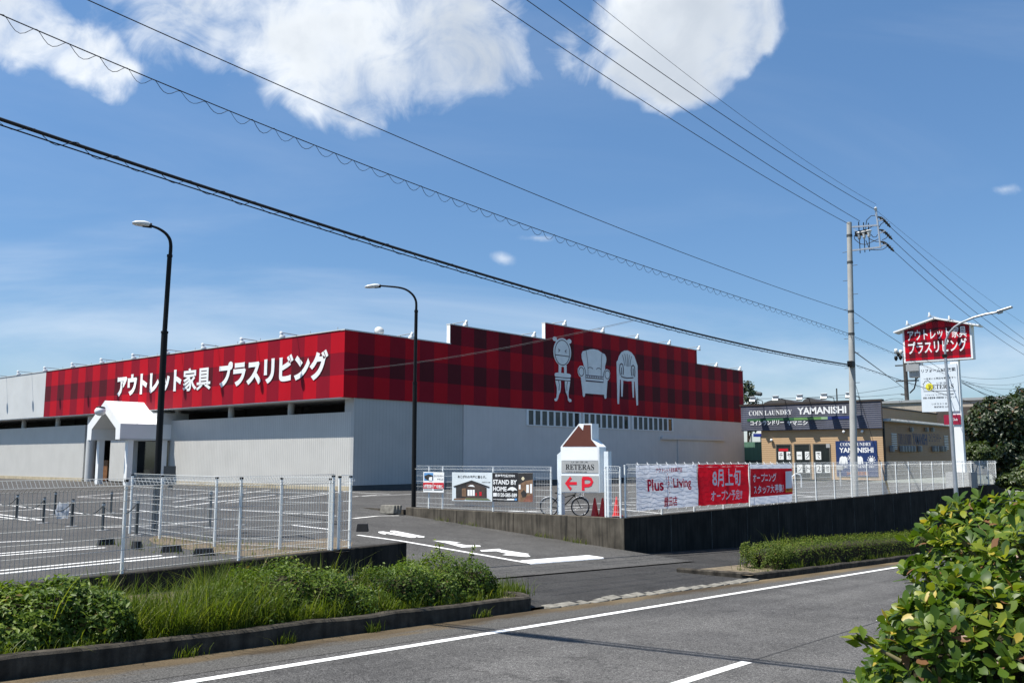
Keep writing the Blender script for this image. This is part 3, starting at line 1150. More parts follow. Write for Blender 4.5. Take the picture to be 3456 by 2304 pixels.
def emblem(polys, lines, holes=(), dots=()):
    mb = MB()
    for k, p in enumerate(polys):
        mb.prism([E8(*q) + Vector((0, -.001 * k, 0)) for q in p], (0, .03, 0), 0)
    e = mb.build('chair_emblem', M['emblem'], st)
    mb = MB()
    for k, (p, w) in enumerate(lines):
        mb.strip([E8(*q) for q in p], w, (0, -1, 0), 0, d=.012 + .0004 * k)
    for p in holes:
        mb.add([E8(*q) + Vector((0, -.014, 0)) for q in p], [tuple(range(len(p)))], 0)
    for p in dots:
        mb.add([E8(*q) + Vector((0, -.018, 0)) for q in p], [tuple(range(len(p)))], 1)
    mb.build('line_work', [M['emblem_line'], M['emblem']], e)


M['emblem'] = mat('emblem_sheet', (.80, .81, .80), .35, var=.07, scale=1.3)
M['emblem_line'] = mat('emblem_line', (.05, .012, .03), .5, var=.05)
cl = lambda p: p + [p[0]]
emblem([oval(460, 412, 140, 222), oval(342, 203, 33, 36), oval(571, 243, 34, 37), [(352, 232), (378, 215), (420, 260), (380, 300)], [(545, 262), (570, 275), (548, 320), (505, 260)],
        [(402, 610), (532, 625), (524, 652), (406, 640)], [(405, 620), (447, 625), (440, 745), (402, 742)], [(487, 630), (527, 630), (528, 755), (492, 750)],
        [(340, 760), (352, 742), (380, 738), (550, 752), (585, 765), (596, 785), (590, 812), (575, 822), (360, 805), (342, 790)],
        [(347, 806), (588, 824), (584, 880), (350, 858)],
        [(350, 862), (436, 868), (437, 960), (428, 1040), (405, 1090), (392, 1150), (372, 1188), (348, 1192), (334, 1172), (338, 1150), (356, 1146), (368, 1130), (374, 1060), (375, 980)],
        [(500, 872), (584, 880), (573, 960), (560, 1040), (556, 1110), (568, 1150), (592, 1156), (606, 1178), (600, 1202), (576, 1207), (552, 1180), (540, 1100), (516, 1050), (503, 960)]],
       [(cl(oval(459, 421, 117, 198)), .07), ([(350, 455), (572, 485)], .07), ([(395, 358), (422, 385), (397, 410)], .06), ([(395, 385), (422, 385)], .05),
        ([(524, 375), (499, 399), (523, 428)], .06), ([(524, 402), (499, 399)], .05), ([(346, 808), (588, 828)], .07), ([(349, 852), (586, 872)], .07),
        ([(400, 865), (410, 930), (405, 1020)], .08), ([(540, 880), (530, 950), (532, 1030)], .08)])
emblem([[(838, 386), (900, 368), (960, 365), (1030, 382), (1090, 424), (1135, 448), (1155, 490), (1160, 530), (1155, 570), (1138, 640), (1140, 690), (1170, 682), (1203, 700),
         (1220, 745), (1215, 815), (1192, 858), (1178, 868), (1162, 1092), (1128, 1090), (820, 1066), (785, 1062), (756, 812), (728, 790), (708, 735), (712, 672), (742, 630), (780, 630),
         (808, 652), (795, 590), (772, 515), (767, 445), (785, 400)],
        [(785, 1062), (822, 1066), (820, 1100), (812, 1122), (795, 1122), (785, 1095)], [(1128, 1090), (1162, 1092), (1162, 1130), (1155, 1152), (1138, 1152), (1128, 1125)]],
       [([(836, 388), (850, 480), (864, 600), (868, 775)], .06), ([(1090, 428), (1082, 520), (1078, 640), (1074, 800)], .06), ([(868, 664), (885, 655), (910, 656), (930, 665), (945, 680)], .06),
        ([(998, 690), (1015, 670), (1035, 665), (1058, 675), (1074, 692)], .06), (cl(oval(761, 722, 40, 68)), .07), (cl(oval(1174, 771, 38, 66)), .07),
        ([(806, 652), (822, 690), (830, 740), (831, 870), (1112, 895), (1110, 790), (1120, 735), (1142, 690)], .07), ([(832, 862), (1110, 890)], .07)],
       holes=[[(831, 772), (1111, 800), (1111, 846), (831, 824)]],
       dots=[[(838 + 28 * k, 787 + 2.6 * k), (856 + 28 * k, 788.5 + 2.6 * k), (856 + 28 * k, 813 + 2.3 * k), (838 + 28 * k, 811.5 + 2.3 * k)] for k in range(10)])
emblem([[(1323, 565), (1345, 540), (1360, 480), (1400, 416), (1450, 388), (1500, 387), (1560, 420), (1605, 482), (1632, 560), (1655, 632), (1660, 950), (1663, 1256), (1640, 1259), (1625, 1050),
         (1612, 878), (1600, 878), (1598, 1136), (1580, 1130), (1565, 872), (1500, 876), (1428, 862), (1418, 1120), (1398, 1117), (1392, 845), (1375, 850), (1362, 1237), (1338, 1232), (1330, 900)]],
       [([(1413, 456), (1435, 540), (1450, 630)], .07), ([(1450, 441), (1466, 540), (1473, 638)], .07), ([(1487, 440), (1493, 540), (1492, 644)], .07), ([(1523, 458), (1514, 550), (1513, 645)], .07),
        ([(1559, 480), (1540, 560), (1533, 642)], .07), ([(1380, 780), (1366, 690), (1374, 615), (1393, 596), (1418, 612), (1430, 680), (1425, 772)], .12), ([(1398, 655), (1400, 772)], .11),
        ([(1562, 790), (1551, 700), (1560, 635), (1584, 622), (1606, 650), (1612, 730), (1607, 806)], .12), ([(1583, 672), (1585, 790)], .11),
        ([(1390, 794), (1430, 814), (1490, 825), (1545, 823), (1588, 818)], .1)])

# window bands
for xa, xb in ((1768, 2240), ):
    pass
for (za, a), (zb, b), tx in ((('Z2', 1768), ('Z3', 470), 860), (('Z3', 487), ('Z3', 953), 1010), (('Z3', 975), ('Z3', 1385), 1035)):
    x0, x1 = gy(za, a, 900, VB).x, gy(zb, b, 1050, VB).x
    z0, z1 = 4.68, 5.96
    mb = MB()
    yb = YW - .07
    f = .07
    mb.box(x0, yb - .06, z0, x1, yb - .002, z0 + f)
    mb.box(x0, yb - .06, z1 - f, x1, yb - .002, z1)
    for k in range(9):
        mw = (x1 - x0) / 8 * .27
        w = (x1 - x0 - mw) / 8
        xx = x0 + w * k
        mb.box(xx, yb - .075 if k in (0, 8) else yb - .05, z0 + f, xx + mw, yb - .003, z1 - f)
    wn = mb.build('window', M['frame'], st)
    for k in range(8):
        w = (x1 - x0 - mw) / 8
        mb = MB()
        mb.box(x0 + w * k + mw + .002, yb - .02, z0 + f + .002, x0 + w * (k + 1) - .002, yb - .004, z1 - f - .002)
        mb.build('pane', M['glass'] if k == 7 else M['glass_olive'], wn)
# sliding door with its rail
x0, x1 = gy('D', 1517, 1006, VB).x, gy('D', 1664, 1009, VB).x
zd = gy('D', 1600, 1008, VB).z
mb = MB()
mb.box(x0, YW - .3, zd - .12, x1, YW - .072, zd + .12)
mb.build('door_rail', M['plain_wall'], st)
mb = MB()
mb.box(gy('D', 1556, 1030, VB).x, YW - .16, .3, gy('D', 1640, 1030, VB).x, YW - .075, zd - .14)
mb.build('sliding_door', M['plain_wall'], st)

# floodlights on arms
M['lamp_white'] = mat('white_lamp_enamel', (.72, .73, .72), .4, var=.04)


def flood(base, out, L, rise=.12):
    base, out = Vector(base), Vector(out).normalized()
    tip = base + out * L + Vector((0, 0, rise))
    mb = MB()
    mb.tube([base - out * .3, tip], .028, 6)
    mb.tube([base + out * .02 - Vector((0, 0, .12)), base + out * .02], .05, 6)
    fl = mb.build('floodlight', M['grey'], st)
    mb = MB()
    ax = (Vector((0, 0, -1)) - out * .35).normalized()
    mb.lathe(tip + Vector((0, 0, .06)), [(.03, -.02), (.09, 0), (.11, .16), (.12, .22), (.17, .27), (.21, .42), (.20, .46), (.001, .44)], 12, axis=ax)
    mb.build('lamp_head', M['lamp_white'], fl)


for y in (51.24, 55.96, 61.0, 66.2, 71.5, 77.0, 82.5, 88.2, 94.2, 100.4, 106.8, 113.5):
    flood((UB + .05, y, zt + .10), (-1, 0, 0), 1.38, .05)
for (z, x, y), zz in ((('Z2', 655, 230), 10.35), (('Z2', 1135, 125), 11.8), (('Z2', 1740, 220), 11.8), (('Z3', 205, 128), 13.18), (('Z3', 585, 195), 13.18), (('Z3', 930, 262), 13.18), (('Z3', 1250, 320), 13.18),
                      (('Z3', 1545, 375), 13.18), (('Z3', 1720, 535), 11.75), (('Z3', 1955, 575), 11.75)):
    p = gy(z, x, y, VB)
    flood((p.x, VB + .05, zz + .12), (0, -1, 0), 1.28, .06)
mb = MB()
p = gy('Z2', 475, 185, VB + .4)
mb.tube([(p.x, VB + .5, zt), (p.x, VB + .5, zt + .35)], .04, 6)
mb.lathe((p.x, VB + .45, zt + .38), [(.001, .1), (.12, .08), (.3, -.02), (.34, -.1), (.3, -.06), (.08, .02), (.001, .03)], 14, axis=(-.5, -.7, .35))
mb.build('roof_siren', M['offwhite'], st)

# entrance porch
X0 = 34.36
yA, yB, yR = 69.0, 74.5, 71.76
ze, zb_, zr_ = 4.76, 3.54, 6.64
T = .74
out_ = [(yB, zb_), (yB, ze), (yR, zr_), (yA, ze), (yA, zb_)]
inn = [(yA + .7, zb_), (yA + .74, 4.41), (yR, 5.74), (yB - .74, 4.41), (yB - .72, zb_)]
mb = MB()
n = 5
ring = [(X0, y, z) for y, z in out_] + [(X0, y, z) for y, z in inn[::-1]]
mb.add(ring, [(i, i + 1, n + i + 1, n + i) for i in range(n - 1)])
D0 = UB + 2.4
mb.add([(x, y, z) for x in (X0, D0) for y, z in out_], [(i, i + 1, i + 6, i + 5) for i in range(4)])
mb.add([(x, y, z) for x in (X0, D0) for y, z in inn], [(i, i + 5, i + 6, i + 1) for i in range(4)])
mb.add([(X0, yB, zb_), (D0, yB, zb_), (D0, yB - .72, zb_), (X0, yB - .72, zb_)], [(0, 3, 2, 1)])
mb.add([(X0, yA, zb_), (D0, yA, zb_), (D0, yA + .7, zb_), (X0, yA + .7, zb_)], [(0, 1, 2, 3)])
pc = mb.build('porch', M['white'], st)
mb = MB()
for k in range(1, 4):
    for t0, t1 in (((yA, ze), (yR, zr_)), ((yB, ze), (yR, zr_))):
        x = X0 + (D0 - X0) * k / 4.2
        nn = Vector((0, -(t1[1] - t0[1]), t1[0] - t0[0])).normalized()
        nn = nn if nn.z > 0 else -nn
        mb.beam(Vector((x, *t0)) + nn * .012, Vector((x, *t1)) + nn * .012, .05, .03)
mb.box(X0 - .02, yA - .025, zb_ - .03, D0, yA - .002, zb_ + .09)
mb.build('roof_seam', M['offwhite'], pc)
mb = MB()
mb.box(X0 + 3.3, yA + .02, 3.5, D0 + .1, yB - .02, 5.7)
mb.build('porch_back_wall', M['offwhite'], pc)
for x, y in ((X0 + .75, yB - .62), (X0 + .75, yA + .12), (X0 + 3.6, yB - .62), (X0 + 3.6, yA + .12)):
    mb = MB()
    mb.box(x, y, 0, x + .44, y + .44, zb_ + .3)
    mb.build('porch_column', M['white'], pc)
mb = MB()
mb.box(XW + .9, yA + .1, .1, XW + 1.0, yp2 - 1.6, 3.5)
gd = mb.build('entrance_door', M['glass'], st)
mb = MB()
for yy in (yA + .1, yA + 1.55, yA + 1.65):
    mb.box(XW + .82, yy, .1, XW + .898, yy + .09, 3.5)
mb.build('door_frame', M['grey'], gd)
mb = MB()
mb.box(XW + .8, gx('Y5', 590, 1300, XW).y, .1, XW + .9, gx('Y5', 490, 1300, XW).y, 1.9)
mb.build('timber_board', M['wood'], st)
mb = MB()
lp = gx('Y5', 618, 392, X0 - .75)
mb.sphere(lp, .42, .42, .36)
fl = mb.build('porch_lamp', M['lamp_white'], pc)
mb = MB()
mb.tube([(X0, yR, 5.95), (X0 - .55, yR + .1, 6.0)], .05, 6)
mb.box(X0 - .06, yR - .12, 5.75, X0 - .002, yR + .12, 6.1)
mb.lathe(lp + Vector((0, 0, .3)), [(.001, .1), (.3, .06), (.32, 0)], 10)
mb.build('lamp_arm', M['black'], fl)
# small free-standing dark notice by the porch
pb = gz('D', 391, 1124)
t = thing('notice_post', (pb.x, pb.y, 0), 'small dark notice board on a thick dark post beyond the corner fence', 'sign post')
zt_ = gy('D', 391, 1070, pb.y).z
mb = MB()
mb.box(pb.x - .12, pb.y - .12, 0, pb.x + .12, pb.y + .12, zt_ - .5)
mb.build('post', M['darkgrey'], t)
mb = MB()
mb.obox((pb.x - .16, pb.y - .1, zt_ - .35), (.28, -.26, 0), (.03, .03, 0), (0, 0, .36))
mb.build('board', M['darkgrey'], t)

# ================================================================== COIN LAUNDRY
XL, YS = 84.8, 27.9
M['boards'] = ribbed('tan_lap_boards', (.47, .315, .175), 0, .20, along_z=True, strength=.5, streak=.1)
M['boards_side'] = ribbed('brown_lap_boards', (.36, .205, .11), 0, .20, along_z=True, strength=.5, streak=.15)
M['sign_boards'] = ribbed('slate_blue_boards', (.055, .062, .095), 0, .19, along_z=True, strength=.9, var=.5, streak=.5, dark=.35)
la = thing('laundry_building', (XL, YS, 0), 'tan coin laundry with dark blue board sign, floodlights and glass doors', 'laundry')
zs0, zs1 = 4.75, 7.2
mb = MB()
mb.box(XL, YS + .003, .1, XL + 8, 39.6, zs0 + .3)
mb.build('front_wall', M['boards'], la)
mb = MB()
mb.add([(XL + .1, YS, .1), (112, YS, .1), (112, YS, 5.4), (XL + .1, YS, 5.4)], [(0, 1, 2, 3)])
mb.box(XL + .1, YS + .002, .1, 112, YS + .2, 5.4)
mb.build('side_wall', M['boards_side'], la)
mb = MB()
mb.box(XL - .28, YS - .1, zs0, XL - .002, 41.56, zs1)
sg = mb.build('signboard', M['sign_boards'], la)
mb = MB()
mb.box(XL - .34, YS - .18, zs1 + .002, XL + .3, 41.66, zs1 + .2)
mb.box(XL - .33, YS - .17, zs0, XL - .282, YS - .09, zs1)
mb.build('sign_cap', mat('dark_brown_metal', (.045, .036, .03), .5), sg)
xs_ = XL - .30
S3 = lambda x, y: gx('Y3', x, y, xs_)


def sign_text(mb, body, x0, y1, x1, y0, X, bold, z='Y3', mi=0, lift=.0):
    """lettering whose lower left / upper right are seen at those sight lines on the wall x = X"""
    a, b = gx(z, x0, y1, X), gx(z, x1, y0, X)
    c = gx(z, x0, y0, X)
    text(mb, body, (X, a.y, a.z), (0, -1, 0), (0, 0, 1), a.y - b.y, c.z - a.z, mi=mi, bold=bold, lift=lift)


mb = MB()
sign_text(mb, '𝐂𝐎𝐈𝐍 𝐋𝐀𝐔𝐍𝐃𝐑𝐘', 305, 402, 872, 340, xs_, .0)
sign_text(mb, 'YAMANISHI', 945, 388, 1590, 293, xs_, .032)
sign_text(mb, 'コインランドリー', 325, 530, 768, 468, xs_, .03)
sign_text(mb, 'ヤマニシ', 808, 530, 1080, 468, xs_, .03)
mb.build('lettering', M['white'], sg)
mb = MB()
for (xa, xb, mi) in ((280, 900, 0), (900, 1260, 1), (1260, 1345, 2), (1345, 1660, 3)):
    f = lambda x: S3(x, 430).y
    zc = 5.82
    mb.add([(xs_ + .002, f(xa), zc - .12), (xs_ + .002, f(xb), zc - .12), (xs_ + .002, f(xb), zc + .12), (xs_ + .002, f(xa), zc + .12)], [(0, 1, 2, 3)], mi)
mb.build('stripe', [mat('dark_green_print', (.03, .12, .045)), mat('green_print', (.12, .26, .08)), mat('pale_green_print', (.25, .38, .22)), mat('blue_print', (.02, .035, .16))], sg)
# windows with paper signs
rows = ((('チ', 'ャ'), ('ポ', 'イ')), (('ー', 'ジ'), ('ン', 'ト')), (('で', None), ('2', '倍')))
for k, ((xa, xb), rw) in enumerate(zip(((660, 865), (900, 1115), (1150, 1380)), rows)):
    ya, yb_ = gx('Y3', xa, 775, XL).y, gx('Y3', xb, 775, XL).y
    zt2, zb2 = 3.43, .12
    mb = MB()
    f = .1
    mb.box(XL - .06, yb_, zb2, XL - .002, ya, zb2 + f)
    mb.box(XL - .06, yb_, zt2 - f, XL - .002, ya, zt2)
    mb.box(XL - .06, yb_, zb2 + f, XL - .002, yb_ + f, zt2 - f)
    mb.box(XL - .06, ya - f, zb2 + f, XL - .002, ya, zt2 - f)
    w = mb.build('glass_door', mat('bronze_frame', (.10, .095, .08), .5), la)
    mb = MB()
    mb.box(XL - .03, yb_ + f + .002, zb2 + f + .002, XL - .004, ya - f - .002, zt2 - f - .002)
    mb.build('pane', M['glass'], w)
    for ri, row in enumerate(rw):
        for ci, ch in enumerate(row):
            if ch is None:
                continue
            yy = ya - .25 - ci * .82
            zz = (1.94, .72)[ri]
            mb = MB()
            mb.box(XL - .045, yy - .52, zz, XL - .034, yy, zz + .76)
            text(mb, ch, (XL - .047, yy - .08, zz + .10), (0, -1, 0), (0, 0, 1), .36, .56 if ch != 'ー' else .08, mi=1, bold=.01) if ch != 'ー' else \
                text(mb, ch, (XL - .047, yy - .08, zz + .36), (0, -1, 0), (0, 0, 1), .36, .07, mi=1, bold=.01)
            mb.build('paper_sign', [M['white'], M['ink']], w)
    if k == 0:
        mb = MB()
        mb.box(XL - .045, ya - 1.25, 2.75, XL - .034, ya - .3, 3.0)
        mb.build('red_sticker', M['red'], w)
    if k == 2:
        mb = MB()
        mb.box(XL - .07, yb_ + .02, 3.05, XL - .062, yb_ + .38, 3.42)
        mb.build('notice', M['lgrey'], w)
# blue wall poster
ya, yb_ = gx('Y3', 1450, 735, XL).y, gx('Y3', 1995, 735, XL).y
XPq = XL - .05
mb = MB()
mb.box(XPq, yb_, .42, XL - .003, ya, 3.66)
po = mb.build('wall_poster', M['navy'], la)
mb = MB()
sign_text(mb, '𝐂𝐎𝐈𝐍 𝐋𝐀𝐔𝐍𝐃𝐑𝐘', 1513, 802, 1922, 757, XPq, .0, lift=.004)
sign_text(mb, 'YAMANISHI', 1500, 890, 1950, 822, XPq, .03, lift=.004)
mb.build('lettering', M['white'], po)
for w_, x0_, x1_ in (('WASH', 1508, 1605), ('DRY', 1895, 1965), ('WASH & DRY', 1690, 1850)):
    mb = MB()
    sign_text(mb, w_, x0_, 1090, x1_, 1062, XPq, .01, lift=.004)
    mb.build('lettering', M['white'], po)
mb = MB()
B3 = lambda x, y: gx('Y3', x, y, XPq - .004)
for sx in (0, 205):
    mb.add([B3(x + sx, y) for x, y in ((1497, 1035), (1505, 960), (1525, 938), (1545, 935), (1560, 945), (1575, 935), (1592, 945), (1605, 965), (1612, 1035), (1592, 1040), (1586, 985), (1582, 1040), (1528, 1040), (1524, 985), (1518, 1040))], [tuple(range(15))])
for cx, cy, rr in ((1924, 983, 30), (1655, 955, 26)):
    mb.add([B3(cx + rr * math.cos(a), cy + rr * math.sin(a)) + Vector((-.001, 0, 0)) for a in [2 * math.pi * i / 16 for i in range(16)]], [tuple(range(16))])
    for i in range(10):
        a = 2 * math.pi * i / 10
        mb.strip([B3(cx + rr * 1.25 * math.cos(a), cy + rr * 1.25 * math.sin(a)), B3(cx + rr * 1.85 * math.cos(a), cy + rr * 1.85 * math.sin(a))], .07, (-1, 0, 0))
mb.build('wash_symbol', M['white'], po)
mb = MB()
sign_text(mb, '24時間営業', 1600, 1185, 1885, 1135, XPq, .012, lift=.004)
mb.build('lettering', mat('orange_print', (.5, .18, .04)), po)
# floodlights on the sign
for x in (365, 668, 990, 1312, 1645):
    p = S3(x + 120, 215)
    base = Vector((XL - .3, p.y, zs1 + .2))
    mb = MB()
    mb.tube([base, base + Vector((-.1, 0, .3)), base + Vector((-.55, .25, .38)), base + Vector((-1.0, .5, .3))], .035, 6)
    fl = mb.build('floodlight', M['black'], la)
    hp = base + Vector((-1.05, .55, .36))
    mb = MB()
    mb.obox(hp, (.10, .03, -.06), (-.03, .27, 0), (.12, 0, .20))
    mb.obox(hp + Vector((.02, .0, .27)), (.24, .05, .03), (-.03, .29, 0), (-.01, 0, .03))
    mb.build('lamp_head', M['lamp_white'], fl)
# little wall lamps and the cctv heads on the front
for x, y in ((605, 735), (1560, 625), (1805, 620)):
    p = gx('Y3', x, y, XL)
    mb = MB()
    mb.tube([(XL, p.y, p.z - .05), (XL - .18, p.y, p.z - .05)], .03, 6)
    mb.lathe((XL - .2, p.y, p.z + .1), [(.001, .06), (.12, .05), (.15, -.15), (.001, -.17)], 10, axis=(-.25, .6, .3))
    mb.build('wall_lamp', M['lamp_white'], la)
# side wall features
mb = MB()
for i in range(60):
    x = 85.2 + i * .38
    mb.box(x, YS - .55, 5.5 + .0, x + .2, YS + .2, 5.66)
mb.box(85.0, YS - .5, 5.41, 108, YS - .002, 5.498)
mb.build('eaves', M['offwhite'], la)
mb = MB()
mb.box(XL + .05, YS - .12, .1, XL + .3, YS - .003, 5.4)
mb.build('downpipe', M['black'], la)
mb = MB()
Sd = lambda x, y: gy('Z4', x, y, YS)
a, b, c = Sd(1360, 1165), Sd(1475, 1165), Sd(1360, 1120)
a2, b2 = Sd(1475, 1170), Sd(1590, 1170)
text(mb, '𝐂𝐎𝐈𝐍 𝐋𝐀𝐔𝐍𝐃𝐑𝐘', (a.x, YS, a.z), (1, 0, 0), (0, 0, 1), b.x - a.x - .3, 1.0, lift=.01)
text(mb, 'YAMANISHI', (a2.x, YS, a2.z), (1, 0, 0), (0, 0, 1), b2.x - a2.x, 1.15, lift=.01, bold=.03)
a3, b3 = Sd(1603, 1165), Sd(1700, 1165)
text(mb, 'コインランドリー', (a3.x, YS, a3.z + .2), (1, 0, 0), (0, 0, 1), b3.x - a3.x, .95, lift=.01, bold=.015)
mb.build('lettering', M['navy'], la)
for x in (1295, 1372, 1395, 1418, 1442, 1465, 1515, 1627, 1650, 1690, 1712):
    p = Sd(x, 1203)
    mb = MB()
    mb.box(p.x - .22, YS - .38, p.z - .28, p.x + .22, YS - .004, p.z + .3)
    mb.build('vent_hood', M['grey'], la, bevel=.08)
for x in (1452, 1572, 1618):
    p = Sd(x, 1050)
    mb = MB()
    mb.box(p.x - .2, YS - .3, p.z - .22, p.x + .2, YS - .004, p.z + .22)
    mb.build('vent_hood', M['grey'], la, bevel=.06)
for x, y in ((1325, 1140), (1735, 1150)):
    p = Sd(x, y)
    mb = MB()
    for i in range(9):
        mb.box(p.x - .7, YS - .07, p.z - .75 + i * .17, p.x + .7, YS - .004, p.z - .66 + i * .17)
    mb.build('louvre', M['frame'], la)
# taller rear part and dull neighbour roofs
mb = MB()
mb.box(XL + 10, YS + 6, .1, 124, 44, 7.6)
mb.build('rear_wall', M['boards'], la)
mb = MB()
mb.box(XL + 9.9, YS + 5.9, 7.602, 124.1, 44.1, 7.75)
mb.build('rear_coping', M['darkgrey'], la)

nb = thing('neighbour_building', (135, 40, 0), 'long beige building with a low dark roof behind the coin laundry', 'building')
bb = gx('Z4', 1240, 845, 135)
mb = MB()
mb.box(135, 24, 0, 150, 60, bb.z)
mb.build('wall', mat('beige_render', (.36, .31, .25), .8), nb)
mb = MB()
mb.box(134.8, 23.8, bb.z + .002, 150.2, 60.2, bb.z + .35)
mb.build('roof', M['grey'], nb)
p = gx('Z4', 1850, 865, 128)
p2 = gx('Z4', 2035, 900, 128)
nb = thing('neighbour_building', (128, p2.y, 0), 'dark brown flat roofed house half hidden by the trees beside the tall sign', 'building')
mb = MB()
mb.box(128.5, p2.y - 4, 0, 140, p.y + 3, p.z - 2.2)
mb.build('wall', mat('grey_render', (.24, .24, .23), .8), nb)
mb = MB()
mb.box(128, p2.y - 4.5, p.z - 2.19, 140, p.y + 3, p.z - .1)
mb.build('roof', mat('dark_brown_roof', (.07, .055, .045), .7, var=.2), nb)
for k in range(3):
    mb = MB()
    yy = p2.y - 1 + 2.6 * k
    mb.box(128.44, yy, p.z - 4.6, 128.498, yy + 1.5, p.z - 3)
    mb.build('window', M['glass'], nb)
# far roofs over the sign board
for x0, x1, y, D, lab in ((1000, 1220, 195, 170, 'far dark curved roof showing above the laundry sign'), (490, 940, 212, 190, 'far flat brown roof showing above the laundry sign')):
    a, b = gx('Y3', x0, y, D), gx('Y3', x1, y, D)
    h = thing('far_house', (D, (a.y + b.y) / 2, 0), lab, 'house')
    mb = MB()
    mb.box(D, b.y, 0, D + 12, a.y, a.z - 1.6)
    mb.build('wall', mat('far_wall', (.3, .29, .27), .8), h)
    mb = MB()
    ym, hw = (a.y + b.y) / 2, (a.y - b.y) / 2
    prof = [(ym + hw * math.cos(t), a.z - 1.6 + 1.9 * math.sin(t) ** .6) for t in [math.pi * i / 12 for i in range(13)]]
    mb.prism([(D - .3, y_, z_) for y_, z_ in prof], (12.6, 0, 0))
    mb.build('roof', mat('far_roof', (.06, .055, .055), .7), h)
# green enclosure between the store and the laundry
a, b = gx('X2', 545, 1120, 96.5), gx('X2', 770, 1120, 96.5)
gw = thing('green_hoarding', (96.5, a.y, 0), 'dark green sheet hoarding between the store and the coin laundry', 'hoarding')
mb = MB()
mb.box(96.5, b.y - 3, 0, 96.6, a.y + 1.5, a.z + .3)
mb.build('panel', ribbed('green_sheet', (.10, .21, .15), 1, .5, strength=.4), gw)
mb = MB()
mb.box(96.45, b.y - 3, a.z - 1.9, 96.498, a.y + 1.5, a.z - 1.75)
mb.build('rail', M['darkgrey'], gw)
a, b = gx('X2', 660, 955, 99.0), gx('X2', 760, 930, 99.0)
gs = thing('roadside_sign', (99, b.y, 0), 'blue and white canopy sign on a white post above the green hoarding', 'sign')
mb = MB()
mb.box(98.6, b.y - 1.5, a.z - .35, 99.6, a.y, a.z - .0)
mb.build('blue_edge', mat('blue_enamel', (.01, .03, .25)), gs)
mb = MB()
mb.box(98.6, b.y - 1.5, a.z + .002, 99.6, b.y + .3, a.z + .5)
mb.build('white_top', M['white'], gs)
mb = MB()
mb.box(98.9, (a.y + b.y) / 2 - .65, 0, 99.3, (a.y + b.y) / 2 - .3, a.z - .352)
mb.build('post', M['white'], gs)
# barrier hoops in front of the laundry
for k, (x0, x1, y1, y0) in enumerate(((878, 1000, 1172, 1340), )):
    a, b = gz('Y3', 1000, 1345), gz('Y3', 880, 1345)
    top = gy('Y3', 940, 1170, a.y).z
    mb = MB()
    mb.tube([(a.x, a.y, 0), (a.x, a.y, top - .2), (a.x - .05, a.y + .06, top - .06), (a.x - .2, a.y + .2, top), (b.x + .2, b.y - .2, top), (b.x, b.y, top - .2), (b.x, b.y, 0)], .05, 8)
    o = mb.build('hoop_barrier', M['white'], loc=(a.x, a.y, 0))
    tag(o, 'white bent tube barrier on the car park behind the red recruiting banner', 'barrier')
mb = MB()
a = gz('Y3', 1520, 1330)
mb.box(a.x - .05, a.y - .05, 0, a.x + .05, a.y + .05, 1.2)
mb.box(a.x - .12, a.y - .25, 1.2, a.x + .12, a.y + .25, 1.55)
tag(mb.build('meter_post', M['lgrey'], loc=(a.x, a.y, 0)), 'small pale box on a thin post below the blue laundry poster', 'post')

# ================================================================== TALL PLAID SIGN
XT = 70.86
ts = thing('pylon_sign', (XT + .3, 18.2, 0), 'tall white sign post with house shaped red plaid panel and pale advert panel', 'sign')
ya, yb_ = 21.47, 16.70
zl, ze_, zp = 9.17, 11.63, 12.26
ym = (ya + yb_) / 2
prof = [(ya, zl), (yb_, zl), (yb_, ze_), (ym, zp), (ya, ze_)]
mb = MB()
mb.prism([(XT, y, z) for y, z in prof], (.75, 0, 0))
mb.build('cabinet', M['white'], ts)
g = .13
prof2 = [(ya - g, zl + g), (yb_ + g, zl + g), (yb_ + g, ze_ - .02), (ym, zp - .04), (ya - g, ze_ - .02)]
M['plaid_sign'] = plaid('plaid_sign_print', 1, 16.75, .43, (.56, .006, .018), (.27, .008, .020), (.085, .012, .016), z0=9.05, h=.43, rough=.3)
mb = MB()
mb.prism([(XT - .02, y, z) for y, z in prof2], (.018, 0, 0))
fp = mb.build('plaid_panel', M['plaid_sign'], ts)
mb = MB()
XF = XT - .026
sign_text(mb, 'アウトレット家具', 415, 480, 1137, 345, XF, .014, z='Y4')
sign_text(mb, 'プラスリビング', 425, 645, 1140, 490, XF, .020, z='Y4')
mb.v = [(x, y, z) for x, y, z in mb.v]
mb.build('lettering', M['white'], fp)
mb = MB()
for s in (-1, 1):
    a = Vector((XT + .3, ym, zp + .06))
    b = Vector((XT + .3, ym + s * 2.95, ze_ - .12))
    d = (b - a)
    nrm = Vector((0, -d.z, d.y)).normalized() * .055
    mb.obox((a + b) / 2, d / 2, (.62, 0, 0), nrm)
rf = mb.build('gable_roof', M['white'], ts)
for y, z in ((ya - .6, ze_ + .28), (ym + .2, zp + .12), (yb_ + 1.25, ze_ + .36)):
    mb = MB()
    mb.tube([(XT + .3, y - .35, z), (XT - .7, y, z + .08)], .025, 6)
    fl = mb.build('floodlight', M['lamp_white'], ts)
    mb = MB()
    mb.lathe((XT - .72, y, z + .18), [(.001, -.16), (.05, -.12), (.07, .05), (.15, .18), (.14, .2), (.001, .19)], 10, axis=(.3, 0, -1))
    mb.build('lamp_head', M['lamp_white'], fl)
mb = MB()
mb.box(XT + .05, 17.72, 0, XT + .55, 18.28, 9.165)
mb.build('pole', M['white'], ts)
mb = MB()
mb.box(XT + .1, 20.2, 5.8, XT + .3, 20.36, 9.165)
mb.build('pole', M['white'], ts)
mb = MB()
zt3, zb3 = 8.9, 5.46
mb.box(XT - .02, 17.82, zb3, XT + .04, 20.37, zt3)
ap = mb.build('advert_panel', mat('pale_blue_panel', (.68, .74, .78), .4, var=.03), ts)
XA = XT - .026
mb = MB()
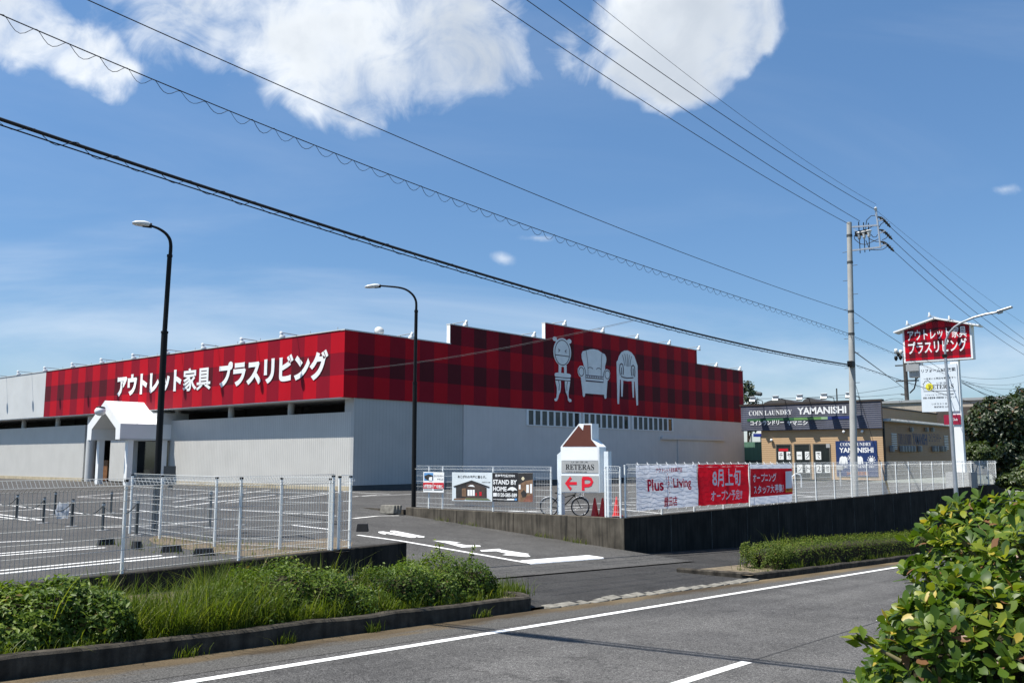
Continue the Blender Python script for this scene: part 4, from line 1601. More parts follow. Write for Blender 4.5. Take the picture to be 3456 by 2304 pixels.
sign_text(mb, 'リフォーム&増改築', 582, 868, 1003, 822, XA, .012, z='Y4')
sign_text(mb, '～住まいと明日を築きます～', 610, 955, 1010, 930, XA, .006, z='Y4')
sign_text(mb, 'リテラス', 765, 1005, 930, 985, XA, .006, z='Y4')
sign_text(mb, '𝐑𝐄𝐓𝐄𝐑𝐀𝐒', 668, 1070, 978, 1015, XA, .0, z='Y4')
sign_text(mb, 'リフォーム･リノベーション･増築', 630, 1150, 980, 1130, XA, .006, z='Y4')
sign_text(mb, '新築･外壁塗装･店舗改装･メンテナンス', 605, 1190, 1010, 1165, XA, .008, z='Y4')
sign_text(mb, 'リテラストヨタ', 710, 1260, 930, 1240, XA, .006, z='Y4')
sign_text(mb, '株式会社 山西', 740, 1298, 930, 1274, XA, .008, z='Y4')
A4 = lambda x, y: gx('Y4', x, y, XA)
for pth in ([(1005, 1085), (612, 1095), (612, 1010), (598, 1010), (622, 985), (622, 970), (636, 970), (636, 978), (660, 960), (705, 1000)],):
    mb.strip([A4(*p) for p in pth], .035, (-1, 0, 0))
mb.build('lettering', M['ink'], ap)
mb = MB()
mb.add([A4(680 + 48 * math.cos(a), 1040 + 45 * math.sin(a)) + Vector((.002, 0, 0)) for a in [2 * math.pi * i / 20 for i in range(20)]], [tuple(range(20))])
mb.build('sun_spot', M['yellowp'], ap)
mb = MB()
mb.box(XT - .02, 17.78, 4.5, XT + .04, 18.9, 5.2)
cp = mb.build('club_panel', mat('crimson_panel', (.30, .01, .04), .4), ts)
mb = MB()
sign_text(mb, 'Club', 962, 1455, 1028, 1425, XA, .012, z='Y4')
mb.build('lettering', M['white'], cp)
mb = MB()
mb.box(XT - .5, 17.2, 0, XT + 1.2, 18.9, 1.1)
mb.build('pole_base', mat('grey_pedestal', (.30, .30, .29), .8), ts)

# ================================================================== POLES, LAMPS, CABLES
YPOLE = 18.42
pb_, ptop = Vector((50.9, YPOLE, -.1)), Vector((52.1, YPOLE, 15.72))
PX = lambda z: pb_ + (ptop - pb_) * ((z + .1) / 15.82)
up_ = thing('utility_pole', pb_, 'tall grey concrete utility pole with crossarms and switchgear near its top', 'utility pole')
mb = MB()
mb.tube([PX(z) for z in (-.1, 5, 10, 15.7)], [.20, .185, .16, .14], 16)
mb.build('pole', M['pole_concrete'], up_)
G8 = lambda x, y, X=52.0: gx('Z8', x, y, X)
for k in range(12):
    z = 4.6 + k * .85
    p = PX(z)
    s = 1 if k % 2 else -1
    mb = MB()
    mb.tube([p, p + Vector((.0, s * .42, 0))], .016, 6)
    mb.build('step_bolt', M['darkgrey'], up_)
for z in (7.35, 9.1, 10.4, 13.3, 14.9):
    p = PX(z)
    mb = MB()
    mb.tube([p - Vector((0, 0, .07)), p + Vector((0, 0, .07))], .20 - z * .0025, 14)
    mb.build('band', M['darkgrey'], up_)
mb = MB()
for a, b in (((548, 362), (826, 342)), ((552, 607), (850, 572))):
    mb.beam(G8(*a), G8(*b), .09, .09)
mb.beam(G8(800, 195), G8(846, 578), .08, .08)
mb.beam(G8(560, 390), G8(640, 420), .04, .04)
for a, b in (((820, 300), (870, 285)), ((838, 425), (900, 400)), ((850, 560), (905, 545))):
    mb.beam(G8(*a), G8(*b), .05, .05)
mb.build('crossarm', M['galv'], up_)
TIPS = [((820, 255), (948, 362)), ((836, 390), (966, 490)), ((848, 515), (985, 615))]
for a, b in TIPS:
    pa, pe = G8(*a), G8(b[0], b[1], 52.6)
    mb = MB()
    m_ = (pa + pe) / 2 + Vector((0, 0, .1))
    mb.tube([pa, pa + (m_ - pa) * .5 + Vector((0, 0, .05)), m_, pe], [.05, .07, .06, .05], 8)
    for t in (.25, .4, .55, .7, .85):
        q = pa + (pe - pa) * t + Vector((0, 0, .09 * math.sin(t * 3.14)))
        mb.lathe(q, [(.001, -.02), (.10, -.015), (.10, .015), (.001, .02)], 10, axis=(pe - pa))
    mb.build('strain_insulator', mat('brown_insulator', (.05, .05, .045), .35), up_)
mb = MB()
mb.lathe(G8(795, 190), [(.001, .22), (.05, .2), (.10, .12), (.05, .1), (.09, .03), (.04, 0), (.03, -.3)], 12)
mb.build('pin_insulator', M['porcelain'], up_)
for i, (x, y) in enumerate(((622, 440), (672, 430), (722, 418))):
    mb = MB()
    c = G8(x, y)
    mb.lathe(c + Vector((0, 0, .12)), [(.001, .02), (.16, .0), (.17, -.05), (.10, -.10), (.13, -.16), (.08, -.24), (.10, -.30), (.05, -.42), (.001, -.44)], 12)
    mb.build('switch', M['porcelain'] if i != 0 else M['galv'], up_)
    mb = MB()
    mb.tube([c + Vector((0, 0, .75 - .1 * i)), c + Vector((0, 0, .1))], .03, 6)
    mb.tube([c - Vector((0, 0, .3)), c - Vector((0, 0, 1.1))], .025, 6)
    mb.obox(c + Vector((0, .12, .05)), (.1, 0, 0), (0, .1, 0), (0, 0, .14))
    mb.build('switch_rod', M['black'], up_)
loops = [[(790, 240), (745, 245), (700, 290), (690, 350), (690, 395)], [(600, 430), (568, 455), (575, 490), (610, 520), (640, 540)], [(745, 440), (770, 468), (800, 465), (815, 440)],
         [(640, 540), (690, 545), (750, 520), (830, 485)], [(880, 310), (850, 330), (830, 365)], [(925, 455), (900, 480), (862, 498)], [(910, 570), (870, 595), (800, 602), (740, 598)],
         [(725, 375), (760, 355), (800, 350), (830, 365)], [(720, 480), (760, 500), (800, 515), (840, 515)], [(690, 500), (720, 570), (715, 598)]]
for lp_ in loops:
    mb = MB()
    mb.tube([G8(*p) for p in lp_], .022, 5)
    mb.build('jumper_lead', M['cable'], up_)


def cable(label, pts, r, deg=2, x_lo=None, x_hi=None, n=60, coil=None, name='overhead_cable', ladder=None, extra=None):
    """a sagging cable fitted through surveyed points; coil=(pitch, radius, wire)"""
    P = [Vector(p) for p in pts]
    xs_ = np.array([p.x for p in P])
    cz = np.polyfit(xs_, [p.z for p in P], min(deg, len(P) - 1))
    cyy = np.polyfit(xs_, [p.y for p in P], 1)
    lo = xs_.min() if x_lo is None else x_lo
    hi = xs_.max() if x_hi is None else x_hi
    f = lambda x: Vector((x, float(np.polyval(cyy, x)), float(np.polyval(cz, x))))
    mb = MB()
    mb.tube([f(lo + (hi - lo) * i / n) for i in range(n + 1)], r, 6, caps=False)
    if ladder:
        mb.tube([f(lo + (hi - lo) * i / n) - Vector((0, 0, ladder)) for i in range(n + 1)], r * .42, 5, caps=False)
    if coil:
        pitch, rad, w, drop = coil
        m = int((hi - lo) / pitch) * 8
        rng = random.Random(7)
        path = []
        for i in range(m + 1):
            a = 2 * math.pi * i / 8
            j = 1 + .25 * math.sin(i * .13) * math.sin(i * .041)
            path.append(f(lo + (hi - lo) * i / m) + Vector((0, math.sin(a) * rad * .5, -drop + math.cos(a) * rad * j)))
        mb.tube(path, w, 4, caps=False)
    return tag(mb.build(name, M['cable']), label, 'cable', 'overhead cables strung from the concrete pole')


Pd = lambda L, y=YPOLE: [gy('D', a, b, y) for a, b in L]
P8 = lambda L, y: [gy('Z8', a, b, y) for a, b in L]
P4 = lambda L, y=YPOLE: [gy('Z4', a, b, y) for a, b in L]
Q4 = lambda L, y=YPOLE: [gy('Y4', a, b, y) for a, b in L]
cable('thick black bundled cable with spiral lashing, lowest of those left of the pole', Pd([(0, 270), (300, 377), (600, 474), (1200, 655), (1700, 790), (1955, 838)]), .038, 3, x_lo=2, coil=(.85, .09, .008, .05), ladder=.115)
cable('thin wire with loose hanging loops, strung just above the thick bundled cable', Pd([(0, 33), (327, 175), (566, 269), (850, 382), (1150, 498), (1560, 637), (1955, 768)]), .012, 3, x_lo=2, coil=(.62, .10, .007, .095))
cable('plain black wire crossing the big cloud above the looped wire', Pd([(208, 0), (460, 117), (800, 270), (1300, 472), (1700, 629), (1880, 694), (1950, 714)]), .012, 3, x_lo=3)
cable('lowest of the four high wires running up left from the pole top', Pd([(1135, 0), (1340, 150), (1560, 283), (1800, 430), (1951, 516)], 18.2), .014, 2, x_lo=8)
cable('second lowest of the four high wires running up left from the pole top', Pd([(1210, 0), (1490, 197), (1760, 375), (1975, 508)], 17.4), .014, 2, x_lo=8)
cable('third lowest of the four high wires running up left from the pole top', Pd([(1283, 0), (1490, 147), (1760, 330), (2012, 483)], 16.9), .014, 2, x_lo=8)
cable('thinnest and topmost of the four high wires running up left from the pole top', Pd([(1362, 0), (1640, 220), (1830, 355), (2013, 470)], 16.9), .008, 2, x_lo=8)
cable('topmost thick wire dropping right from the pole insulators', P8([(948, 362), (1500, 850), (2000, 1270), (2352, 1535)], 17.0), .016, 2, x_hi=130)
cable('middle thick wire dropping right from the pole insulators', P8([(966, 490), (1500, 968), (1890, 1295), (2260, 1550)], 17.0), .016, 2, x_hi=130)
cable('lowest thick wire dropping right from the pole insulators', P8([(985, 615), (1400, 982), (1800, 1318), (2120, 1550)], 17.0), .016, 2, x_hi=130)
cable('hair thin wire dropping right from the white insulator on the pole tip', P8([(800, 185), (1300, 600), (1800, 985), (2352, 1375)], 16.9), .008, 2, x_hi=130)
cable('plain wire with small clamps running from the pole behind the plaid sign', P4([(1010, 125), (1195, 250), (1395, 382)]), .014, 2, x_hi=88)
cable('looped wire continuing right from the pole past the pale advert panel', P4([(1020, 318), (1330, 452)]) + Q4([(1070, 952), (1700, 1185)]), .012, 2, coil=(.9, .06, .006, .06), x_hi=120)
cable('lashed cable continuing right from the pole low across the pale advert panel', P4([(1030, 548), (1400, 655)]) + Q4([(900, 1155), (1340, 1270)]), .018, 2, coil=(1.2, .06, .007, .05), x_hi=110)
cable('thick cable from the pale advert panel down towards the dark trees', Q4([(1080, 990), (1330, 1112), (1600, 1205)], 17.8), .022, 2)
cable('upper of three slack wires to the right of the pale advert panel', Q4([(1060, 910), (1450, 942), (1845, 890)], 30), .020, 2, x_hi=160)
cable('middle of three slack wires to the right of the pale advert panel', Q4([(1070, 962), (1500, 1018), (1845, 982)], 30), .020, 2, x_hi=160)
cable('lower of three slack wires to the right of the pale advert panel', Q4([(1100, 985), (1600, 1066), (1845, 1052)], 30), .020, 2, x_hi=160)
cable('black cable from the concrete pole down to the dark pole behind the laundry', [PX(8.4), gy('Z4', 1220, 612, 25), gy('Z4', 1412, 722, 40)], .03, 1)
cable('uppermost faint wire behind the laundry sign running to the dark pole', P4([(200, 805), (870, 782), (1380, 706)], 42), .025, 2)
cable('lower faint wire behind the laundry sign running to the dark pole', P4([(640, 800), (1000, 795), (1380, 768)], 42), .025, 2)
cable('short black cable arching from the laundry roof corner to the dark pole', P4([(1235, 828), (1330, 806), (1400, 810)], 41), .03, 2)
# service drop to the store
a, b = gy('D', 1455, 735, YPOLE), Vector((UB + .02, VB - .03, 7.75))
mb = MB()
mb.tube([a + (b - a) * (i / 20) - Vector((0, 0, 1.1 * (i / 20) * (1 - i / 20))) for i in range(21)], .008, 5, caps=False)
mb.tube([a + (b - a) * (i / 20) - Vector((0, 0, .04 + 1.16 * (i / 20) * (1 - i / 20))) for i in range(21)], .005, 5, caps=False)
tag(mb.build('overhead_cable', mat('grey_cable', (.10, .10, .10), .6)), 'thin grey service wire from the bundled cable to the store corner', 'cable', 'overhead cables strung from the concrete pole')
mb = MB()
p = PX(7.35) + Vector((-.28, -.05, 0))
mb.obox(p, (.22, 0, 0), (0, .14, 0), (0, 0, .16))
mb.build('splice_box', M['black'], up_)
# pair of cables crossing the road high overhead, seen by their shadow
hgt = 12.6
k_ = hgt / 3.54
for j, (w, lab) in enumerate(((.058, 'thick high cable crossing the road overhead, casting the broad shadow'), (.04, 'thinner high cable crossing the road overhead beside the thick one'))):
    sh = [gr('Z6', 480, 1122), gr('Z6', 1100, 1130), gr('Z6', 2050, 1192), gr('Z7', 300, 1360), gr('Z7', 1300, 1522)]
    dx = .19 * j
    pts = [Vector((q.x - 1.38 * k_ + dx, q.y + .93 * k_, q.z + 3.54 * k_)) for q in sh]
    ysort = sorted(pts, key=lambda q: q.y)
    cx_ = np.polyfit([q.y for q in ysort], [q.x for q in ysort], 1)
    mb = MB()
    yy0, yy1 = YPOLE, -40
    path = []
    for i in range(31):
        y = yy0 + (yy1 - yy0) * i / 30
        path.append((float(np.polyval(cx_, y)), y, 11.9 + .0 * i))
    mb.tube(path, w, 6, caps=False)
    if j == 0:
        yb_1, yb_2 = 8.2 + .93 * k_, 9.6 + .93 * k_
        mb.tube([(float(np.polyval(cx_, v)), v, 11.9) for v in (yb_1, yb_1 + .3, yb_2 - .3, yb_2)], [.09, .14, .14, .09], 8)
    tag(mb.build('overhead_cable', M['cable']), lab, 'cable', 'overhead cables strung from the concrete pole')

# dark second pole with transformer
p = gy('Y4', 412, 1330, 42)
dp = thing('utility_pole', (p.x, 42, 0), 'dark utility pole with transformer can, behind the plaid sign and the laundry', 'utility pole')
top = gy('Y4', 395, 640, 42).z
mb = MB()
mb.tube([(p.x, 42, 0), (p.x, 42, top)], [.36, .28], 12)
mb.build('pole', mat('dark_pole', (.07, .065, .06), .85, var=.3), dp)
W4 = lambda x, y: gx('Y4', x, y, p.x)
mb = MB()
for a, b in (((250, 625), (420, 600)), ((260, 780), (480, 770)), ((270, 968), (550, 960)), ((330, 1130), (400, 1138))):
    mb.beam(W4(*a), W4(*b), .16, .2)
mb.build('crossarm', M['darkgrey'], dp)
for x, y in ((270, 600), (300, 640), (330, 615), (270, 690), (325, 680)):
    mb = MB()
    mb.lathe(W4(x, y), [(.001, .4), (.2, .35), (.28, 0), (.15, -.3), (.001, -.4)], 8)
    mb.build('insulator', M['porcelain'] if y < 620 else M['black'], dp)
c = W4(500, 825)
mb = MB()
mb.lathe(c, [(.001, 1.35), (.9, 1.3), (.95, 1.25), (.95, .95), (.8, .9), (.8, -1.1), (.7, -1.2), (.001, -1.25)], 16, smooth=False)
mb.box(c.x - 1.1, c.y - .9, c.z - .3, c.x - .75, c.y + .9, c.z + .7)
for k in (-.5, 0, .5):
    mb.lathe(c + Vector((-.3, k, 1.3)), [(.12, 0), (.2, .2), (.1, .5), (.001, .55)], 8)
mb.build('transformer', M['grey'], dp)
mb = MB()
mb.tube([W4(510, 880), W4(515, 980), W4(495, 1060), W4(440, 1115)], .1, 6)
mb.tube([W4(560, 910), W4(500, 960), W4(440, 965)], .08, 6)
mb.build('drop_lead', M['black'], dp)
# small far poles
p = gx('X2', 578, 320, 230)
fp_ = thing('utility_pole', (230, p.y, 0), 'small far utility pole beside the tree at the end of the store', 'utility pole')
mb = MB()
mb.tube([(230, p.y, 0), (230, p.y, p.z)], .35, 8)
mb.build('pole', M['pole_concrete'], fp_)
q = gx('X2', 760, 352, 230)
mb = MB()
mb.beam((230, p.y, q.z + .6), (230, q.y, q.z), .35, .35)
for i in range(4):
    t = .5 + .14 * i
    mb.lathe((230, p.y + (q.y - p.y) * t, q.z + .2 - .6 * (t - .5)), [(.001, .6), (.5, .3), (.5, -.3), (.001, -.6)], 6)
mb.build('crossarm', M['darkgrey'], fp_)
p = gx('Y3', 1463, 40, 180)
fp_ = thing('antenna_mast', (180, p.y, 0), 'thin far aerial mast rising behind the laundry sign', 'mast')
mb = MB()
mb.tube([(180, p.y, 0), (180, p.y, p.z)], .14, 6)
mb.build('mast', M['darkgrey'], fp_)
# guy wire with yellow guard
gb = gy('Z7', 1430, 234, 18.2)
gt = gy('Z7', 1362, 5, 18.2)
gb = gb + (gb - gt) * .12
gwt = thing('guy_wire', (gb.x, gb.y, gb.z), 'slanting stay wire with a yellow guard at its foot, right of the concrete pole', 'stay wire')
mb = MB()
mb.tube([gb, PX(6.8)], .012, 5)
mb.build('wire', M['cable'], gwt)
g1, g0 = gy('Z7', 1402, 140, 18.2), gy('Z7', 1430, 234, 18.2)
mb = MB()
mb.tube([gb, g1], .06, 8)
mb.build('guard', M['yellow'], gwt)
mb = MB()
mb.tube([g1, g1 + (g1 - gb) * .12, gt], [.09, .05, .025], 8)
mb.build('guard_top', M['black'], gwt)

# black car park lamps


def park_lamp(label, base, z, pts, head, lean=None):
    """pts: sight lines of the shaft and arm in the plane across the line of sight"""
    b = Vector(base)
    n = Vector((b.x, b.y, 0)).normalized()
    d = n.dot(b)
    G = lambda x, y: pl(z, x, y, n, d)
    t = thing('park_lamp', b, label, 'street lamp', 'black swan neck lamps of the car park')
    shaft, arm = [G(*p) for p in pts[0]], [G(*p) for p in pts[1]]
    mb = MB()
    mb.tube([b - Vector((0, 0, .1)), shaft[0]], .098, 14)
    mb.tube([shaft[0], shaft[0] + Vector((0, 0, .06))], .112, 14)
    mb.tube([shaft[0], shaft[1]], .074, 14)
    mb.tube([shaft[1], shaft[1] - (shaft[1] - shaft[0]) * .03], .086, 14)
    mb.build('shaft', M['black'], t)
    # smooth the arm
    cr = []
    P = [arm[0] + (arm[0] - arm[1])] + arm + [arm[-1] + (arm[-1] - arm[-2])]
    for i in range(1, len(P) - 2):
        for k in range(6):
            s = k / 6
            a0, a1, a2, a3 = P[i - 1], P[i], P[i + 1], P[i + 2]
            cr.append(.5 * ((2 * a1) + (a2 - a0) * s + (2 * a0 - 5 * a1 + 4 * a2 - a3) * s * s + (3 * a1 - a0 - 3 * a2 + a3) * s ** 3))
    cr.append(arm[-1])
    mb = MB()
    mb.tube(cr, [.058 - .022 * i / len(cr) for i in range(len(cr))], 12)
    mb.build('arm', M['black'], t)
    h0, h1 = G(*head[0]), G(*head[1])
    ax = (h1 - h0)
    L = ax.length
    ax.normalize()
    sd = ax.cross(Vector((0, 0, 1))).normalized()
    u = sd.cross(ax)
    mb = MB()
    ring = []
    for s, w, hh in ((0, .07, .06), (.12, .12, .09), (.35, .17, .10), (.8, .16, .07), (1, .10, .03)):
        c = h0 + ax * L * s
        ring.append([c + sd * w + u * hh * .2, c + sd * w * .8 + u * hh, c - sd * w * .8 + u * hh, c - sd * w + u * hh * .2, c - sd * w * .7 - u * hh * .5, c + sd * w * .7 - u * hh * .5])
    vs = [v for r in ring for v in r]
    mb.add(vs, [(i * 6 + k, i * 6 + (k + 1) % 6, (i + 1) * 6 + (k + 1) % 6, (i + 1) * 6 + k) for i in range(4) for k in range(6)], 0, True)
    mb.add(ring[0], [(5, 4, 3, 2, 1, 0)])
    mb.add(ring[-1], [(0, 1, 2, 3, 4, 5)])
    hd = mb.build('lamp_head', M['lamp_white'], t)
    mb = MB()
    mb.tube([h0 - ax * .05, h0 + ax * .22], .08, 10)
    mb.build('socket', M['black'], hd)
    return t


bl = gz('D', 355, 1214)
park_lamp('black swan neck lamp nearer the porch, in front of the white lettering', bl, 'D', ([(378, 765), (390, 585)], [(390, 600), (392, 560), (384, 540), (366, 526), (345, 518)]), ((345, 518), (304, 513)))
br = gz('D', 950, 1164)
park_lamp('black swan neck lamp at the top of the driveway by the fence end', br, 'D', ([(953, 880), (956, 712)], [(956, 716), (955, 690), (943, 672), (920, 661), (872, 656)]), ((872, 657), (838, 660)))

# grey street lamp on the right pavement
YSL = 12.6
s0 = gy('F', 3231, 1722, YSL)
XSL = s0.x
t = thing('street_lamp', (XSL, YSL, zr(XSL) + .1), 'grey steel street lamp with long curved arm, between clipped hedge and bush', 'street lamp')
G4 = lambda x, y: gx('Y4', x, y, XSL)
b = Vector((XSL + .02, YSL - .02, zr(XSL) + .05))
arm = [G4(938, 1330), G4(905, 1000), G4(882, 720), G4(872, 560), G4(884, 465), G4(925, 372), G4(990, 305), G4(1075, 250), G4(1225, 188), G4(1370, 148), G4(1520, 122)]
mb = MB()
mb.tube([b, s0, arm[0], arm[1], arm[2]], [.115, .105, .085, .075, .07], 14)
mb.build('shaft', M['galv'], t)
mb = MB()
mb.tube(arm[2:], .055, 12)
mb.tube([arm[2] - (arm[3] - arm[2]) * .1, arm[2] + (arm[3] - arm[2]) * .1], .08, 12)
mb.build('arm', M['galv'], t)
h0, h1 = G4(1510, 122), G4(1705, 60)
ax = (h1 - h0).normalized()
u = Vector((1, 0, 0)).cross(ax)
if u.z < 0:
    u = -u
mb = MB()
mb.obox((h0 + h1) / 2 + u * .02, (h1 - h0) * .5, (.14, 0, 0), u * .045)
hd = mb.build('lamp_head', M['galv'], t, bevel=.04)
mb = MB()
mb.obox(h0 + (h1 - h0) * .18 - u * .06, (h1 - h0) * .17, (.10, 0, 0), u * .05)
mb.build('lamp_gear', M['lgrey'], hd, bevel=.03)
mb = MB()
q = G4(905, 690)
mb.obox(G4(868, 660), (.06, 0, 0), (0, .1, 0), (0, 0, .09))
mb.tube([G4(885, 655), G4(915, 665)], .02, 6)
mb.build('clamp', M['black'], t)

# ================================================================== SIGN BOARDS AT THE DRIVEWAY
XR = 26.50
R1 = lambda x, y, d=0.0: gx('Y1', x, y, XR) + Vector((-d, 0, 0))
rs = thing('house_sign', (XR, 19.3, 0.1), 'white house shaped sign with brown roof, black name and red arrow P', 'sign')
outl = [(1601, 768), (1594, 313), (1775, 86), (1816, 128), (1821, 86), (1903, 84), (1905, 243), (1977, 315), (1979, 770)]
DEP = .42
mb = MB()
mb.prism([R1(*p) for p in outl], (DEP, 0, 0))
body = mb.build('sign_body', mat('sign_white', (.74, .78, .80), .4, var=.03), rs)
mb = MB()
mb.prism([R1(x, y, .012) for x, y in ((1612, 312), (1775, 106), (1817, 154), (1823, 97), (1892, 97), (1896, 240), (1955, 312))], (.012, 0, 0))
mb.build('roof_panel', M['brown'], body)
mb = MB()
mb.prism([R1(x, y, .011) for x, y in ((1604, 319), (1965, 319), (1968, 449), (1604, 449))], (.011, 0, 0))
mb.build('white_panel', M['white'], body)
mb = MB()
mb.prism([R1(x, y, .011) for x, y in ((1604, 453), (1968, 453), (1970, 576), (1603, 573))], (.011, 0, 0))
np_ = mb.build('name_panel', M['lgrey'], body)
mb = MB()
sign_text(mb, '𝐑𝐄𝐓𝐄𝐑𝐀𝐒', 1643, 541, 1925, 486, XR - .016, .0, z='Y1')
sign_text(mb, 'リテラス', 1700, 473, 1865, 459, XR - .016, .01, z='Y1')
sign_text(mb, 'トヨタ五ヶ丘 株式会社 山西', 1645, 569, 1852, 554, XR - .016, .008, z='Y1')
mb.build('lettering', M['ink'], np_)
mb = MB()
mb.prism([R1(x, y, .011) for x, y in ((1602, 598), (1971, 602), (1974, 764), (1602, 761))], (.011, 0, 0))
pp = mb.build('parking_panel', M['lgrey'], body)
mb = MB()
E_ = lambda x, y: R1(x, y, .018)
mb.strip([E_(1655, 677), E_(1757, 677)], .105, (-1, 0, 0))
mb.strip([E_(1700, 618), E_(1652, 677), E_(1700, 736)], .11, (-1, 0, 0), d=.002)
mb.strip([E_(1820, 748), E_(1820, 626)], .125, (-1, 0, 0))
mb.strip([E_(1812, 626), E_(1870, 626), E_(1895, 634), E_(1908, 660), E_(1895, 688), E_(1870, 698), E_(1822, 698)], .115, (-1, 0, 0), d=.002)
mb.build('parking_arrow', mat('bright_red_print', (.66, .012, .03), .45), pp)
for x, tz in ((1575, 360), (2040, 360)):
    q = R1(x, tz)
    mb = MB()
    y0, y1 = q.y - .09, q.y + .09
    mb.prism([(XR + .02, y1, .02), (XR + .02, y0, .02), (XR + .02, y0, q.z), (XR + .02, y1, q.z - (.12 if x < 1800 else -.0)), ], (.2, 0, 0))
    mb.build('post', mat('sign_post_white', (.66, .72, .75), .4), rs)

# small laundry advert on the fence
XB = 26.21


def B1(x, y, d=0.0): return gx('Y1', x, y, XB) + Vector((-d, 0, 0))
def quad(mb, x0, y0, x1, y1, d, mi=0): mb.add([B1(x0, y0, d), B1(x0, y1, d), B1(x1, y1, d), B1(x1, y0, d)], [(0, 1, 2, 3)], mi)
def poly(mb, pts, d, mi=0): mb.add([B1(x, y, d) for x, y in pts], [tuple(range(len(pts)))], mi)


M['photo_sky'] = mat('print_sky_blue', (.10, .28, .55), .5)
M['photo_pale'] = mat('print_pale_blue', (.62, .68, .70), .5, var=.08)
M['photo_dark'] = mat('print_dark', (.035, .032, .03), .5, var=.3, scale=6)
M['photo_warm'] = mat('print_warm_brown', (.20, .12, .07), .5, var=.4, scale=5)
M['photo_green'] = mat('print_olive', (.14, .16, .07), .5)
ab = thing('advert_board', (XB, B1(330, 700).y, .6), 'small white laundry advert with a red band, left end of driveway fence', 'sign board', 'advert boards on the driveway fence')
mb = MB()
mb.prism([B1(*p) for p in ((232, 562), (437, 568), (433, 768), (230, 762))], (.02, 0, 0))
bd = mb.build('board', M['white'], ab)
mb = MB()
quad(mb, 240, 572, 330, 648, .006, 0)
poly(mb, [(242, 605), (285, 585), (328, 598), (328, 640), (290, 650), (250, 632)], .009, 1)
poly(mb, [(292, 616), (322, 612), (320, 650), (288, 646)], .012, 2)
mb.build('photo', [M['photo_sky'], M['photo_dark'], M['white']], bd)
mb = MB()
sign_text(mb, 'コインランドリー', 335, 612, 430, 592, XB - .006, .02, z='Y1')
sign_text(mb, 'ヤマニシ', 368, 645, 430, 626, XB - .006, .02, z='Y1')
quad(mb, 236, 735, 322, 742, .006)
quad(mb, 336, 737, 424, 745, .006)
mb.build('lettering', M['ink'], bd)
mb = MB()
quad(mb, 231, 668, 326, 726, .006)
quad(mb, 331, 670, 434, 731, .006)
rb = mb.build('red_band', M['red'], bd)
mb = MB()
sign_text(mb, '24時間営業中', 234, 720, 323, 685, XB - .01, .02, z='Y1')
sign_text(mb, '年中無休', 335, 726, 430, 688, XB - .01, .02, z='Y1')
mb.build('lettering', M['white'], rb)

ab = thing('advert_board', (XB, B1(900, 800).y, .6), 'wide advert board, timber house picture beside black panel with white lettering', 'sign board', 'advert boards on the driveway fence')
mb = MB()
mb.prism([B1(*p) for p in ((517, 567), (1320, 574), (1318, 863), (517, 849))], (.02, 0, 0))
bd = mb.build('board', M['photo_pale'], ab)
mb = MB()
poly(mb, [(528, 706), (712, 646), (895, 712), (880, 720), (712, 668), (545, 716)], .012, 0)
poly(mb, [(556, 712), (660, 680), (660, 822), (556, 822)], .006, 0)
poly(mb, [(660, 680), (712, 664), (860, 718), (862, 822), (660, 822)], .006, 1)
poly(mb, [(616, 728), (656, 724), (656, 806), (616, 806)], .009, 2)
for x in (672, 697, 722):
    quad(mb, x, 740, x + 21, 800, .010, 3)
poly(mb, [(674, 705), (700, 692), (725, 692), (745, 712)], .010, 3)
poly(mb, [(540, 826), (655, 822), (640, 842), (530, 840)], .007, 2)
poly(mb, [(655, 822), (870, 826), (905, 846), (650, 840)], .007, 4)
quad(mb, 845, 720, 850, 822, .010, 0)
quad(mb, 800, 730, 804, 822, .010, 0)
quad(mb, 752, 770, 762, 800, .011, 5)
quad(mb, 790, 760, 812, 800, .011, 5)
mb.build('house_picture', [M['photo_dark'], mat('print_brown', (.07, .05, .04), .5), M['photo_warm'], M['white'], M['photo_green'], M['red']], bd)
mb = MB()
sign_text(mb, 'あこがれの平屋に暮らす。', 572, 623, 855, 595, XB - .006, .012, z='Y1')
sign_text(mb, 'STAND BY HOME', 812, 670, 897, 660, XB - .006, .01, z='Y1')
mb.build('lettering', M['ink'], bd)
mb = MB()
quad(mb, 916, 572, 1173, 857, .005)
bp = mb.build('black_panel', M['ink'], bd)
mb = MB()
sign_text(mb, '見学予約受付中!!', 942, 614, 1140, 586, XB - .009, .024, z='Y1')
sign_text(mb, 'STAND BY', 923, 686, 1160, 638, XB - .009, .032, z='Y1')
sign_text(mb, 'HOME', 923, 752, 1058, 706, XB - .009, .032, z='Y1')
sign_text(mb, '0120-585-589', 966, 808, 1160, 770, XB - .009, .03, z='Y1')
sign_text(mb, 'www.standbyhome.jp', 923, 842, 1058, 826, XB - .009, .016, z='Y1')
poly(mb, [(1064, 748), (1075, 728), (1095, 715), (1120, 712), (1145, 722), (1160, 738), (1163, 748), (1140, 742), (1120, 755), (1100, 742)], .009)
quad(mb, 926, 770, 962, 806, .009)
quad(mb, 1062, 828, 1135, 844, .009)
mb.build('lettering', M['white'], bp)
mb = MB()
quad(mb, 1138, 826, 1162, 846, .009)
mb.build('blue_mark', M['photo_sky'], bp)
mb = MB()
quad(mb, 1174, 574, 1319, 861, .005, 0)
poly(mb, [(1174, 574), (1319, 576), (1319, 640), (1250, 650), (1174, 690)], .007, 1)
poly(mb, [(1205, 630), (1215, 612), (1228, 612), (1238, 630), (1228, 646), (1215, 646)], .010, 3)
quad(mb, 1255, 690, 1280, 770, .009, 2)
quad(mb, 1292, 682, 1312, 775, .009, 2)
quad(mb, 1180, 690, 1198, 735, .009, 2)
poly(mb, [(1200, 770), (1230, 740), (1260, 775), (1250, 810), (1215, 815)], .009, 1)
poly(mb, [(1220, 861), (1262, 800), (1319, 790), (1319, 861)], .008, 4)
